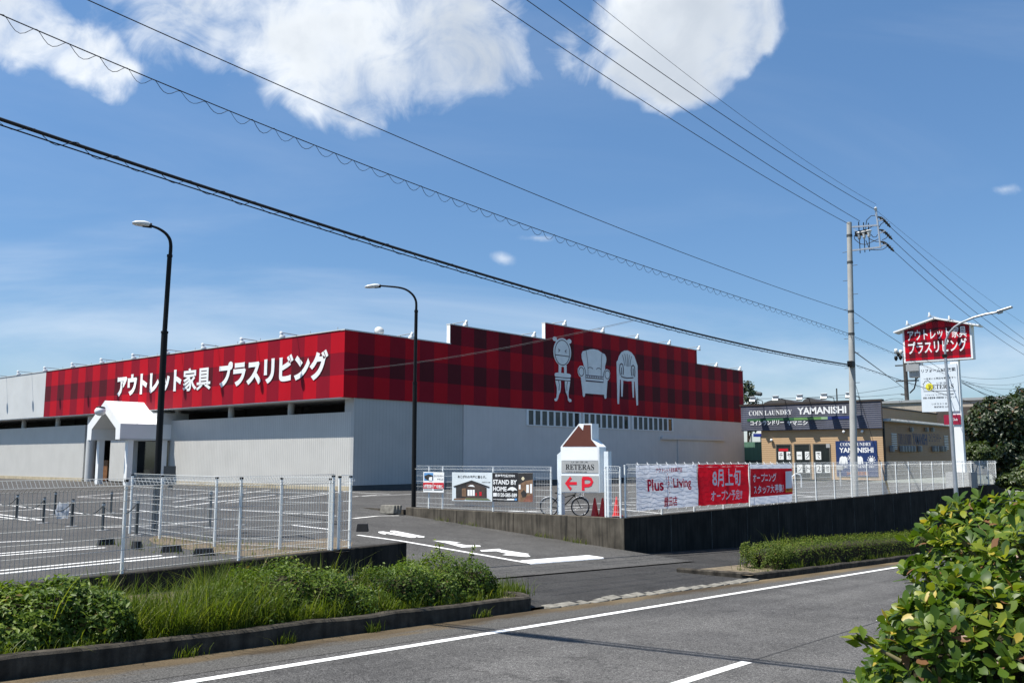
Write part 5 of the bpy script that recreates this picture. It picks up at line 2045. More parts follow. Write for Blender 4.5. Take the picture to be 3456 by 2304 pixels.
mb.build('room_picture', [M['photo_warm'], M['photo_dark'], M['white'], mat('print_cream', (.7, .62, .42)), mat('print_rust', (.22, .09, .06), var=.3, scale=6)], bd)

# banners on the wall fence
YBN = 17.30


def disp(x, z, k): return .016 * math.sin(x * 5.1 + k) + .012 * math.sin(x * 11 + z * 3 + 2 * k) + .010 * math.sin(z * 6 + k * 3)


def banner(label, corners, mats, group='cloth banners on the wall fence'):
    """corners: TL, TR, BR, BL sight lines"""
    c = [gy('Y2', x, y, YBN) for x, y in corners]
    b = thing('banner', ((c[0].x + c[1].x) / 2, YBN, c[3].z), label, 'banner', group)
    k = c[0].x
    mb = MB()
    nx, nz = 36, 18
    vs = []
    for i in range(nx + 1):
        for j in range(nz + 1):
            s, t = i / nx, j / nz
            p = (c[0] * (1 - s) + c[1] * s) * (1 - t) + (c[3] * (1 - s) + c[2] * s) * t
            sag = .02 * math.sin(s * math.pi * 6) ** 2 * (1 - t) + .015 * math.sin(s * math.pi * 5) ** 2 * t
            vs.append((p.x, YBN - .02 + disp(p.x, p.z, k), p.z - sag))
    mb.add(vs, [(i * (nz + 1) + j, i * (nz + 1) + j + 1, (i + 1) * (nz + 1) + j + 1, (i + 1) * (nz + 1) + j) for i in range(nx) for j in range(nz)], 0, True)
    cl_ = mb.build('cloth', mats, b)
    for i in range(7):
        for row in ((c[0], c[1], 1), (c[3], c[2], -1)):
            s = (i + .25) / 6.5
            p = row[0] * (1 - s) + row[1] * s
            m2 = MB()
            m2.beam((p.x, YBN - .02, p.z), (p.x + .02, YBN + .05, p.z + .09 * row[2]), .014, .014)
            m2.build('tie', M['white'], b)
    return b, cl_, k


def btext(mb, body, x0, y1, x1, y0, k, bold, mi=0, lift=.03):
    a, b = gy('Y2', x0, y1, YBN), gy('Y2', x1, y0, YBN)
    z0_ = (gy('Y2', x0, y1, YBN).z + gy('Y2', x1, y1 - (x1 - x0) * .03, YBN).z) / 2
    m2 = MB()
    z1_ = gy('Y2', x0, y0, YBN).z
    text(m2, body, (a.x, YBN - .02, a.z), (1, 0, 0), (0, 0, 1), b.x - a.x, z1_ - a.z, bold=bold)
    m2.v = [(x, y - lift + disp(x, z, k), z) for x, y, z in m2.v]
    mb.add(m2.v, m2.f, mi)


M['cloth_white'] = cloth('white_banner_cloth', (.74, .77, .84), .6)
M['cloth_red'] = cloth('red_banner_cloth', (.62, .004, .018), .5)
M['cloth_ink'] = cloth('red_banner_print', (.58, .010, .05), .5)
M['cloth_text'] = cloth('white_banner_print', (.93, .94, .96), .10)
b, cl_, k = banner('white banner with red name lettering and fine grey wave lines', ((316, 232), (1002, 222), (1022, 690), (336, 748)), M['cloth_white'])
for w_, a_ in (('アウトレット家具専門店', (543, 316, 832, 262)), ('Plus', (436, 530, 620, 392)), ('Living', (738, 520, 940, 380)), ('豊田店', (630, 703, 780, 590))):
    mb = MB()
    btext(mb, w_, *a_, k, .026 if w_[0] in 'PL' else .017)
    mb.build('lettering', M['cloth_ink'], cl_)
mb = MB()
C2 = lambda x, y: gy('Y2', x, y, YBN)
m2 = MB()
cx, cy = 680, 436
for i in range(8):
    a = math.pi * i / 4
    L1 = (1.9 if i in (2, 6) else .55) * 36
    m2.strip([C2(cx + 6 * math.cos(a), cy + 8 * math.sin(a)), C2(cx + .62 * L1 * math.cos(a), cy + L1 * math.sin(a) * 1.2)], .045, (0, -1, 0))
for x, y in ((652, 385), (712, 375), (642, 440), (716, 430), (655, 492), (708, 484), (668, 335), (690, 540)):
    p = C2(x, y)
    m2.strip([p + Vector((-.02, 0, 0)), p + Vector((.025, 0, 0))], .045, (0, -1, 0))
m2.v = [(x, y - .06 + disp(x, z, k), z) for x, y, z in m2.v]
mb.add(m2.v, m2.f)
mb.build('star_mark', M['cloth_ink'], cl_)
mb = MB()
for j in range(9):
    t = (j + .6) / 9.3
    pts = []
    for i in range(61):
        s = i / 60
        x = 318 + 20 * t + (686 * s)
        yb0 = 232 + (748 - 232) * t
        y = yb0 - (10 + 48 * t) * s + 12 * abs(math.sin(s * math.pi * 4.2 + j * .55)) * (1 if j % 2 else .8) + 10 * math.sin(s * 5 + j)
        p = C2(x, y)
        pts.append(Vector((p.x, YBN - .032 + disp(p.x, p.z, k), p.z)))
    m2 = MB()
    m2.strip(pts, .015, (0, -1, 0))
    mb.add(m2.v, m2.f)
mb.build('wave_line', cloth('grey_wave_print', (.44, .48, .54), .5), cl_)

b, cl_, k = banner('plain red banner announcing an early August opening in white', ((1018, 222), (1592, 220), (1598, 655), (1028, 690)), M['cloth_red'])
mb = MB()
btext(mb, '8月上旬', 1185, 482, 1497, 268, k, .022)
btext(mb, 'オープン予定!!', 1165, 645, 1515, 520, k, .02)
mb.build('lettering', M['cloth_text'], cl_)

b, cl_, k = banner('red and white staff recruiting banner with small yellow label', ((1604, 220), (2090, 216), (2092, 640), (1615, 682)), M['cloth_white'])
mb = MB()
ct, cb = [(1606, 272), (2092, 268)], [(2092, 558), (1614, 596)]
pts_ = []
for i in range(25):
    for j in range(9):
        s, t2 = i / 24, j / 8
        x = (1606 + 486 * s) * (1 - t2) + (1614 + 478 * s) * t2
        y = (272 - 4 * s) * (1 - t2) + (596 - 38 * s) * t2
        p = C2(x, y)
        pts_.append((p.x, YBN - .028 + disp(p.x, p.z, k), p.z))
mb.add(pts_, [(i * 9 + j, i * 9 + j + 1, (i + 1) * 9 + j + 1, (i + 1) * 9 + j) for i in range(24) for j in range(8)], 0, True)
rp = mb.build('red_field', M['cloth_red'], cl_)
mb = MB()
btext(mb, 'オープニング', 1638, 428, 1895, 325, k, .02, lift=.045)
btext(mb, 'スタッフ大募集！', 1640, 560, 1985, 460, k, .016, lift=.045)
mb.build('lettering', M['cloth_text'], rp)
mb = MB()
mb.add([C2(x, y) + Vector((0, -.10, 0)) for x, y in ((1995, 302), (2066, 298), (2070, 490), (1998, 496))], [(0, 3, 2, 1)])
mb.build('white_box', M['cloth_text'], rp)
mb = MB()
mb.add([C2(x, y) + Vector((0, -.10, 0)) for x, y in ((1997, 498), (2070, 492), (2072, 532), (1998, 538))], [(0, 3, 2, 1)])
lb = mb.build('yellow_label', cloth('yellow_cloth', (.78, .50, .04), .4), rp)
mb = MB()
a = C2(2006, 528)
text(mb, '募集サイト', (a.x, YBN - .106, a.z), (1, 0, 0), (0, 0, 1), C2(2062, 528).x - a.x, .12, bold=.02)
mb.build('lettering', M['ink'], lb)

# ================================================================== SMALL THINGS
# traffic cones
c0 = thing('traffic_cone', (0, 0, 0), '', 'traffic cone', 'red traffic cones behind the driveway fence')
mb = MB()
mb.lathe((0, 0, 0), [(.15, .03), (.135, .12), (.03, .69), (.026, .70), (.001, .70)], 16)
mb.build('body', M['cone'], c0)
mb = MB()
mb.prism([(-.19, -.16, 0), (-.16, -.19, 0), (.16, -.19, 0), (.19, -.16, 0), (.19, .16, 0), (.16, .19, 0), (-.16, .19, 0), (-.19, .16, 0)], (0, 0, .035))
mb.build('base', M['cone'], c0)
for i, ((x, y), lab) in enumerate((((1935, 1016), 'red traffic cone nearest the bicycle, left of the sign post'), ((2012, 1018), 'red traffic cone directly beside the right post of the house sign'), ((2152, 1003), 'red traffic cone behind the narrow mesh panel'))):
    c = c0 if i == 0 else copy_tree(c0)
    p = gz('Y1', x, y)
    c.location = p
    c.rotation_euler = (0, 0, .4 * i)
    c['label'] = lab
    c['_base'] = (0, 0, 0)

# bicycle, side on
bc = gz('Y1', 1635, 1001)
hn = Vector((bc.x, bc.y, 0)).normalized()
sr = Vector((hn.y, -hn.x, 0))
bk = thing('bicycle', bc, 'black city bicycle with white front basket parked behind the driveway fence', 'bicycle')
B_ = lambda s, z, o=0.0: bc + sr * s + Vector((0, 0, z)) + hn * o
for s in (-.57, .57):
    mb = MB()
    cc = B_(s, .335)
    mb.tube([cc + sr * .325 * math.cos(a) + Vector((0, 0, .325 * math.sin(a))) for a in [2 * math.pi * i / 32 for i in range(33)]], .020, 6, caps=False)
    wh = mb.build('wheel', M['rubber'], bk)
    mb = MB()
    mb.tube([cc + sr * .295 * math.cos(a) + Vector((0, 0, .295 * math.sin(a))) for a in [2 * math.pi * i / 32 for i in range(33)]], .012, 5, caps=False)
    for i in range(14):
        a = 2 * math.pi * i / 14
        mb.tube([cc + hn * (.02 if i % 2 else -.02), cc + sr * .29 * math.cos(a) + Vector((0, 0, .29 * math.sin(a)))], .0025, 3, caps=False)
    mb.tube([cc - hn * .05, cc + hn * .05], .025, 8)
    mb.build('rim', M['galv'], wh)
    mb = MB()
    a0, a1 = (.35, 2.9) if s < 0 else (.5, 2.7)
    mb.tube([cc + sr * .36 * math.cos(a) + Vector((0, 0, .36 * math.sin(a))) for a in [a0 + (a1 - a0) * i / 14 for i in range(15)]], .016, 5)
    mb.build('mudguard', M['galv'], bk)
mb = MB()
for a, b in (((-.57, .335), (-.12, .28)), ((-.57, .335), (-.22, .70)), ((-.12, .28), (-.24, .80)), ((-.12, .28), (.36, .76)), ((.37, .70), (.40, .92)), ((-.22, .62), (.35, .78))):
    mb.tube([B_(*a), B_(*b)], .020, 8)
mb.build('frame', M['black'], bk)
mb = MB()
mb.tube([B_(.37, .72, -.05), B_(.50, .5, -.05), B_(.57, .335, -.05)], .013, 6)
mb.tube([B_(.37, .72, .05), B_(.50, .5, .05), B_(.57, .335, .05)], .013, 6)
mb.build('fork', M['black'], bk)
mb = MB()
mb.tube([B_(.40, .92), B_(.36, 1.02), B_(.30, 1.04, -.12), B_(.18, 1.0, -.27)], .012, 6)
mb.tube([B_(.40, .92), B_(.36, 1.02), B_(.30, 1.04, .12), B_(.18, 1.0, .27)], .012, 6)
mb.build('handlebar', M['galv'], bk)
mb = MB()
mb.sphere(B_(-.26, .84), .14, .09, .04)
mb.build('saddle', M['rubber'], bk)
mb = MB()
mb.tube([B_(-.12 + .09 * math.cos(a), .28 + .09 * math.sin(a), -.04) for a in [2 * math.pi * i / 16 for i in range(17)]], .008, 5)
mb.tube([B_(-.12, .28, -.06), B_(-.02, .14, -.06)], .010, 6)
mb.tube([B_(-.12, .28, .06), B_(-.22, .42, .06)], .010, 6)
mb.tube([B_(-.05, .13, -.14), B_(.02, .13, -.06)], .02, 6)
mb.build('crank', M['galv'], bk)
mb = MB()
for z_, w_ in ((.72, .10), (.80, .12), (.90, .14), (.96, .15)):
    pts = [B_(.60 + w_ * .9 * a, z_, w_ * c) for a, c in ((-1, -1), (1, -1), (1, 1), (-1, 1), (-1, -1))]
    mb.tube(pts, .010, 5)
for a, c in [(x, y) for x in (-1, -.33, .33, 1) for y in (-1, 1)] + [(x, y) for x in (-1, 1) for y in (-.33, .33)]:
    mb.tube([B_(.60 + .09 * a, .72, .10 * c), B_(.60 + .135 * a, .96, .15 * c)], .007, 4)
mb.add([B_(.51, .725, -.1), B_(.69, .725, -.1), B_(.69, .725, .1), B_(.51, .725, .1)], [(0, 1, 2, 3)])
mb.build('basket', M['white'], bk)

# bollards and chain in the left car park
bol = [((190, 702), (212, 410), 'first dark bollard of the chained row, nearest the left picture edge'), ((508, 747), (520, 440), 'second dark bollard of the chained row from the left'), ((842, 787), (850, 462), 'third dark bollard of the chained row from the left'),
       ((1203, 832), (1215, 503), 'fourth dark bollard of the chained row from the left'), ((1603, 888), (1620, 470), 'dark bollard of the chained row right beside the white fence post'),
       ((640, 648), (652, 380), 'lone dark bollard behind the second and third of the chained row'), ((1303, 628), (1315, 375), 'lone slim bollard behind the fourth of the chained row'),
       ((('Z5', 1364, 372)), ('Z5', 1368, 190), 'dark bollard seen between the mesh fences left of the middle posts'), (('Z5', 1890, 325), ('Z5', 1893, 168), 'dark bollard behind the right end of the corner fence'),
       (('Z5', 1190, 388), ('Z5', 1194, 178), 'slim dark bollard seen through the back fence beside the black lamp')]
tops = []
for a, b, lab in bol:
    za, zb2 = (a if len(a) == 3 else ('Y6', *a)), (b if len(b) == 3 else ('Y6', *b))
    p = gz(*za)
    h = gy(zb2[0], zb2[1], zb2[2], p.y).z
    t = thing('bollard', p, lab, 'bollard', 'dark bollards in the near car park')
    mb = MB()
    mb.tube([p, p + Vector((0, 0, h))], .042, 10)
    mb.build('tube', M['darkgrey'], t)
    mb = MB()
    mb.tube([p + Vector((0, 0, h - .10)), p + Vector((0, 0, h - .04))], .052, 10)
    mb.build('collar', M['galv'], t)
    mb = MB()
    mb.box(p.x - .16, p.y - .12, .004, p.x + .16, p.y + .12, .016)
    mb.build('foot_plate', M['lgrey'], t)
    tops.append(p + Vector((0, 0, h - .08)))
mb = MB()
seq = [tops[0] + (tops[0] - tops[1])] + tops[:5]
for a, b in zip(seq[:-1], seq[1:]):
    n = 26
    for i in range(n):
        s0_, s1_ = i / n, (i + .72) / n
        f = lambda s: a + (b - a) * s - Vector((0, 0, .42 * 4 * s * (1 - s) * .8))
        mb.tube([f(s0_), f(s1_)], .016, 5)
tag(mb.build('barrier_chain', M['darkgrey']), 'dark sagging chain hung along the row of bollards', 'chain')
p = pl('Y6', 735, 600, (0, 1, 0), (tops[1].y + tops[2].y) / 2)
rng = random.Random(4)
mb = MB()
vs = []
for i in range(7):
    for j in range(7):
        vs.append(p + Vector((.22 * (i - 3) / 3 * (1 - .25 * abs(j - 3) / 3), rng.uniform(-.05, .05), .26 - .085 * j + rng.uniform(-.03, .03))))
mb.add(vs, [(i * 7 + j, i * 7 + j + 1, (i + 1) * 7 + j + 1, (i + 1) * 7 + j) for i in range(6) for j in range(6)], 0, True)
tag(mb.build('plastic_bag', cloth('thin_plastic', (.55, .58, .62), .5)), 'crumpled pale plastic bag hanging from the bollard chain', 'bag')

# rubber wheel stops and blocks
stops = [(('Z5', 560, 487), ('Z5', 655, 482), .16, 'black wheel stop furthest left in the dirt of the fence corner'), (('Z5', 770, 510), ('Z5', 808, 507), .18, 'short black block beside the middle fence post'),
         (('Z5', 908, 528), ('Z5', 1034, 524), .15, 'black wheel stop in the middle of the gravel corner'), (('Z5', 1092, 548), ('Z5', 1218, 544), .15, 'black wheel stop nearest the low wall in the gravel corner'),
         (('X1', 530, 1012), ('X1', 735, 1012), .22, 'black rubber block lying at the edge of the driveway by the fence end')]
for a, b, h, lab in stops:
    pa, pb2 = gz(*a), gz(*b)
    d = pb2 - pa
    nrm = Vector((-d.y, d.x, 0)).normalized() * .12
    mb = MB()
    c = (pa + pb2) / 2 + nrm
    hz = Vector((0, 0, h))
    lo4 = [c - d / 2 - nrm, c + d / 2 - nrm, c + d / 2 + nrm, c - d / 2 + nrm]
    hi4 = [q * .82 + c * .18 + hz for q in lo4]
    mb.add(lo4 + hi4, [(4, 5, 6, 7), (0, 1, 5, 4), (1, 2, 6, 5), (2, 3, 7, 6), (3, 0, 4, 7)])
    tag(mb.build('wheel_stop', M['rubber'], loc=tuple(c)), lab, 'wheel stop', 'black wheel stops in the car park')

# ================================================================== PLANTS
def np_mesh(name, V, F, m, parent=None, tint=None, smooth=False, loc=None):
    """V (n,3) points, F (k,4) or (k,3) faces of one size"""
    base = np.array(parent.get('_base', (0, 0, 0)) if parent is not None else (loc or (0, 0, 0)))
    V = (V - base).astype(np.float32)
    me = bpy.data.meshes.new(name)
    k, c = F.shape
    me.vertices.add(len(V))
    me.vertices.foreach_set('co', V.ravel())
    me.loops.add(k * c)
    me.loops.foreach_set('vertex_index', F.ravel().astype(np.int32))
    me.polygons.add(k)
    me.polygons.foreach_set('loop_start', np.arange(0, k * c, c, dtype=np.int32))
    me.polygons.foreach_set('loop_total', np.full(k, c, dtype=np.int32))
    if smooth:
        me.polygons.foreach_set('use_smooth', np.ones(k, dtype=bool))
    me.update(calc_edges=True)
    if tint is not None:
        a = me.attributes.new('tint', 'FLOAT', 'FACE')
        a.data.foreach_set('value', tint.astype(np.float32))
    me.materials.append(m)
    me.validate()
    o = bpy.data.objects.new(name, me)
    COL.objects.link(o)
    if parent is not None:
        o.parent = parent
        o['_base'] = tuple(base)
    elif loc is not None:
        o.location = loc
    return o


def unit(a): return a / np.maximum(1e-9, np.linalg.norm(a, axis=1, keepdims=True))


def leaf_cloud(name, P, N, size, tint, m, parent, rg, aspect=.5, up=.3, spread=.9, loc=None):
    """one folded four-cornered leaf at every point, its face turned loosely to N"""
    n = len(P)
    nn = unit(N + rg.normal(0, spread, (n, 3)) * .6 + np.array([0, 0, up]))
    d = unit(np.cross(nn, rg.normal(0, 1, (n, 3))))
    s = np.cross(nn, d)
    L = size[:, None]
    fold = nn * L * .12
    V = np.stack([P - d * L * .5, P + s * L * aspect * .5 + fold, P + d * L * .5, P - s * L * aspect * .5 + fold], 1).reshape(-1, 3)
    i = np.arange(n)[:, None] * 4
    F = np.concatenate([i + np.array([[0, 1, 2]]), i + np.array([[0, 2, 3]])], 1).reshape(-1, 3)
    return np_mesh(name, V, F, m, parent, np.repeat(tint, 2), loc=loc)


LEAF_AZ = leaf_mat('azalea_leaf', [(0, (.024, .050, .008)), (.4, (.060, .105, .014)), (.75, (.13, .185, .024)), (.95, (.20, .24, .038)), (1, (.14, .10, .03))], .5, .32, .25)
LEAF_BOX = leaf_mat('hedge_leaf', [(0, (.035, .060, .010)), (.5, (.085, .125, .018)), (.85, (.16, .20, .03)), (1, (.16, .12, .035))], .55, .4, .2)
LEAF_FG = leaf_mat('glossy_leaf', [(0, (.022, .050, .008)), (.3, (.055, .105, .012)), (.6, (.118, .168, .016)), (.88, (.26, .275, .028)), (.95, (.42, .32, .05)), (1, (.20, .10, .05))], .42, .36, .3)
GRASS = leaf_mat('grass_blade', [(0, (.036, .062, .007)), (.5, (.088, .128, .012)), (.82, (.18, .20, .026)), (.93, (.28, .26, .07)), (1, (.42, .36, .17))], .5, .45, .3)
LEAF_TREE = leaf_mat('tree_leaf', [(0, (.014, .026, .009)), (.5, (.030, .050, .013)), (.85, (.06, .078, .018)), (1, (.11, .060, .022))], .45, .25)


def hedge(label, x0, x1, ya, yb, ztop, n, leaf, m, seed, power=3.0, zbase=None, group='roadside shrubs', lump=.10, name='shrub'):
    """shrub row: leaves spread through the outer skin of a rounded bar; ztop(x) is the height of its top"""
    rg = np.random.default_rng(seed)
    zb = zbase or (lambda x: zr(x) + .14)
    xm = (x0 + x1) / 2
    t = thing(name, (xm, (ya + yb) / 2, zb(xm)), label, 'shrub', group)
    yc_, ry = (ya + yb) / 2, (yb - ya) / 2

    def surf(u, a, f):
        """u along 0..1, a across -pi/2 (front foot) .. pi/2 (back foot), f depth factor"""
        x = x0 + (x1 - x0) * u
        e = 1 - np.abs(2 * u - 1) ** (power * 2.5)
        e = np.clip(e, .0, 1) ** .35
        zt = np.array([ztop(v) for v in x])
        zb_ = np.array([zb(v) for v in x])
        h = (zt - zb_) * (.25 + .75 * e)
        sa, ca = np.sin(a), np.cos(a)
        cy = np.sign(sa) * np.abs(sa) ** (2 / power)
        cz = np.abs(ca) ** (2 / power)
        lum = 1 + lump * (np.sin(x * 3.1 + a * 2.3 + seed) * .5 + np.sin(x * 7.3 - a * 4.1) * .3 + np.sin(x * 13.7 + a * 9) * .2)
        return np.stack([x, yc_ + ry * cy * f * lum * (.5 + .5 * e), zb_ + h * cz * f * lum], 1), np.stack([(2 * u - 1) ** 9 * 1.2, cy, cz], 1)
    u = rg.uniform(-.0, 1, n)
    endc = rg.random(n) < .10
    u = np.where(endc, np.where(rg.random(n) < .5, rg.uniform(0, .03, n), rg.uniform(.97, 1, n)), u)
    a = rg.uniform(-math.pi / 2, math.pi / 2, n)
    f = 1.0 - rg.exponential(.07, n)
    f = np.clip(f + rg.normal(0, .05, n), .55, 1.22)
    P, N = surf(u, a, f)
    # leafy faces at both ends
    ke = int(n * .055) if x1 - x0 > 12 else int(n * .08)
    for xe, sg in ((x0, -1), (x1, 1)):
        xi = np.full(ke, xe + sg * -.12)
        aa = rg.uniform(-math.pi / 2, math.pi / 2, ke)
        ff = rg.random(ke) ** .5
        hh = ztop(xe) - zb(xe)
        pe = np.stack([xi + sg * (1 - ff ** 3) * .18 + rg.normal(0, .03, ke), yc_ + ry * np.sign(np.sin(aa)) * np.abs(np.sin(aa)) ** (2 / power) * ff, zb(xe) + hh * np.abs(np.cos(aa)) ** (2 / power) * ff * .97], 1)
        P, N = np.concatenate([P, pe]), np.concatenate([N, np.tile(np.array([[sg * 1., 0, .3]]), (ke, 1))])
        f = np.concatenate([f, np.full(ke, .98)])
    n = len(P)
    patch = .5 + .5 * np.sin(P[:, 0] * 2.7 + np.sin(P[:, 1] * 5) * 2 + P[:, 2] * 4)
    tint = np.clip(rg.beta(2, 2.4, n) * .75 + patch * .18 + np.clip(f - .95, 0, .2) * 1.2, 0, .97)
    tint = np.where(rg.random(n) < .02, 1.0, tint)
    sz = leaf * rg.uniform(.6, 1.35, n)
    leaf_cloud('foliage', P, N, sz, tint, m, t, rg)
    # solid dark core standing for the twigs and shade inside
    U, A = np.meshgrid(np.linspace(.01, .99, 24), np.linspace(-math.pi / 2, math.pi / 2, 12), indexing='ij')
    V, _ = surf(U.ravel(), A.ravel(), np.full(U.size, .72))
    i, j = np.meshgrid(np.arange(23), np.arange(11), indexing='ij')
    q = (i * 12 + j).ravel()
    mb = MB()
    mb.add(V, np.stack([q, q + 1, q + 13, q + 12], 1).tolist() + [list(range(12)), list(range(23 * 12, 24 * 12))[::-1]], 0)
    mb.build('inner_shade', M['shade_core'], t)
    return t


xa = lambda px, y=11.7: gy('D', px, 1400, y).x
zt_at = lambda px, py, y=11.9: gy('D', px, py, y).z


def profile(pts, y=11.9):
    q = [gy('D', a, b, y) for a, b in pts]
    X, Z = [p.x for p in q], [p.z for p in q]
    return lambda x: float(np.interp(x, X, Z))


hedge('dark leafy shrub at the left end of the roadside strip', xa(-90), xa(300), 11.25, 12.9, profile([(-90, 1395), (0, 1380), (60, 1368), (150, 1350), (240, 1345), (300, 1385)]), 11000, .082, LEAF_AZ, 11, power=2.4, lump=.24)
hedge('low shrub swallowed by tall grass in the middle of the strip', xa(520), xa(855), 11.3, 12.9, profile([(430, 1350), (560, 1335), (680, 1308), (800, 1322), (855, 1365)]), 12000, .060, LEAF_AZ, 12, power=2.4, lump=.26)
hedge('rounded shrub at the right end of the strip, by the driveway', xa(850), xa(1122), 11.3, 12.8, profile([(850, 1335), (900, 1305), (960, 1296), (1060, 1283), (1110, 1300)]), 12000, .06, LEAF_AZ, 13, power=2.8, lump=.20)
hx0, hx1 = gy('F', 2530, 1860, 11.6).x + 1.2, gy('F', 3230, 1800, 11.6).x
hz0 = gy('F', 2560, 1826, 12.0).z
hz1 = gy('F', 3120, 1792, 12.0).z
hxa, hxb = gy('F', 2560, 1826, 12.0).x, gy('F', 3120, 1792, 12.0).x
hedge('long low clipped hedge below the dark wall on the right', hx0, 66, 11.2, 12.55, lambda x: hz0 + (hz1 - hz0) * (x - hxa) / (hxb - hxa), 34000, .055, LEAF_BOX, 14, power=6.5, zbase=lambda x: zr(x) + .10, lump=.05, name='hedge')


def blades(name, X, Y, Zb, H, rg, m, width=.007, lean=.5, tintoff=0.0, kind='stuff', parent=None):
    n = len(X)
    az = rg.uniform(0, 2 * math.pi, n)
    le = np.abs(rg.normal(0, lean, n)) * H
    seg = 4
    V = np.zeros((n, 2 * seg + 1, 3))
    dirv = np.stack([np.cos(az), np.sin(az), np.zeros(n)], 1)
    wv = np.stack([-np.sin(az + rg.normal(0, .8, n)), np.cos(az), np.zeros(n)], 1)
    wv = unit(wv) * (width * rg.uniform(.6, 1.4, n))[:, None]
    droop = np.clip(rg.normal(.18, .25, n), 0, .75)
    for k in range(seg + 1):
        t = k / seg
        c = np.stack([X, Y, Zb], 1) + dirv * (le * t ** 2)[:, None] + np.array([0, 0, 1.]) * (H * (t - droop * t ** 3))[:, None]
        if k < seg:
            w = (1 - t * .75)
            V[:, 2 * k] = c - wv * w
            V[:, 2 * k + 1] = c + wv * w
        else:
            V[:, 2 * seg] = c
    b = np.arange(n)[:, None] * (2 * seg + 1)
    tri = []
    for k in range(seg - 1):
        tri += [[2 * k, 2 * k + 1, 2 * k + 3], [2 * k, 2 * k + 3, 2 * k + 2]]
    tri.append([2 * seg - 2, 2 * seg - 1, 2 * seg])
    F = np.concatenate([b + np.array([q]) for q in tri], 1).reshape(-1, 3)
    tint = np.clip(rg.beta(2, 2.2, n) * .9 + tintoff, 0, 1)
    o = np_mesh(name, V.reshape(-1, 3), F, m, parent, np.repeat(tint, len(tri)))
    if kind:
        o['kind'] = kind
    return o


def tuft_grass(name, regions, seed, m, width=.007):
    """regions: (count, x0, x1, y0, y1, hmin, hmax, lift, lean)"""
    rg = np.random.default_rng(seed)
    X, Y, Z_, H, LN = [], [], [], [], []
    for n, x0, x1, y0, y1, h0, h1, lift, lean in regions:
        ncl = max(3, n // 26)
        cx, cy = rg.uniform(x0, x1, ncl), rg.uniform(y0, y1, ncl)
        ch = rg.uniform(.55, 1.0, ncl)
        k = rg.integers(0, ncl, n)
        x = np.clip(cx[k] + rg.normal(0, .09, n), x0 - .1, x1 + .1)
        y = np.clip(cy[k] + rg.normal(0, .09, n), y0, y1 + .1)
        X.append(x)
        Y.append(y)
        Z_.append(np.array([zr(v) for v in x]) + lift)
        H.append((h0 + (h1 - h0) * rg.random(n) ** 1.3) * ch[k])
        LN.append(np.full(n, lean))
    X, Y, Z_, H = map(np.concatenate, (X, Y, Z_, H))
    return blades(name, X, Y, Z_, H, rg, m, width, lean=.45)


tuft_grass('grass', [
    (9000, xa(265), xa(620), 11.2, 12.6, .35, .92, .15, .4),
    (2600, xa(600), xa(860), 11.2, 11.9, .25, .65, .15, .4),
    (900, xa(0), xa(1080), 11.5, 12.6, .75, 1.15, .15, .4),
    (1500, xa(520), xa(830), 12.4, 13.3, .8, 1.15, .15, .4),
    (900, xa(-60), xa(300), 11.15, 11.4, .12, .35, .15, .4),
    (1500, xa(860), xa(1130), 11.2, 11.45, .12, .40, .15, .4),
    (420, xa(820), xa(1080), 11.7, 12.7, .7, 1.1, .15, .4),
    (750, xa(1140), xa(1215), 11.6, 12.3, .2, .50, .15, .4),
    (900, xa(-60), xa(900), 12.9, 15.0, .3, .8, .15, .4),
    (1200, hx0 - .2, hx0 + 12, 11.15, 11.45, .10, .40, .12, .4),
    (300, hx0 + .1, hx0 + 6, 11.6, 12.5, .9, 1.35, .12, .4),
    (400, hx0 + 8, hx0 + 30, 11.6, 12.4, .9, 1.2, .12, .4),
    (250, hx0 - 1.2, hx0 + .3, 11.4, 12.4, .08, .3, .05, .4)], 21, GRASS, .0075)
rg = np.random.default_rng(5)
# dry wisps at the foot of the walls and along the gutter
n = 700
xs_, ys_ = rg.uniform(13.9, 26, n), rg.uniform(0, 1, n)
wx = 26.18 - np.abs(rg.normal(0, .12, n))
wy = 17.3 + rg.beta(1, 1.4, n) * 10.4
clump = (np.sin(wy * 3.7) + np.sin(wy * 1.3 + 1)) > .3
wx, wy = wx[clump], wy[clump]
blades('weeds', wx, wy, np.array([rz(a, b) for a, b in zip(wx, wy)]), rg.uniform(.05, .28, len(wx)), rg, GRASS, .006, tintoff=.1)
gx_ = rg.uniform(6, 13.6, 900)
fx = 11.2 + 0 * gx_
rgx = np.concatenate([rg.normal(c, .10, 60) for c in (6.5, 8.0, 9.6, 12.1)])
blades('weeds', rgx, 10.93 - np.abs(rg.normal(0, .03, len(rgx))), np.array([zr(v) for v in rgx]), rg.uniform(.05, .22, len(rgx)), rg, GRASS, .006)
gp_ = [gz('Z5', x, y) for x, y in ((900, 430), (1950, 470), (1950, 515), (1150, 515), (870, 450))]
n = 1100
wx, wy = rg.uniform(10.6, 13.5, n), rg.uniform(16.6, 22.5, n)
kk = (np.sin(wx * 5 + wy * 2.1) + rg.normal(0, .5, n)) > .2
wx, wy = wx[kk], wy[kk]
blades('weeds', wx, wy, np.full(len(wx), .0), rg.uniform(.04, .22, len(wx)), rg, GRASS, .006, tintoff=.12)
# upright leafy sprigs rising from the shrubs


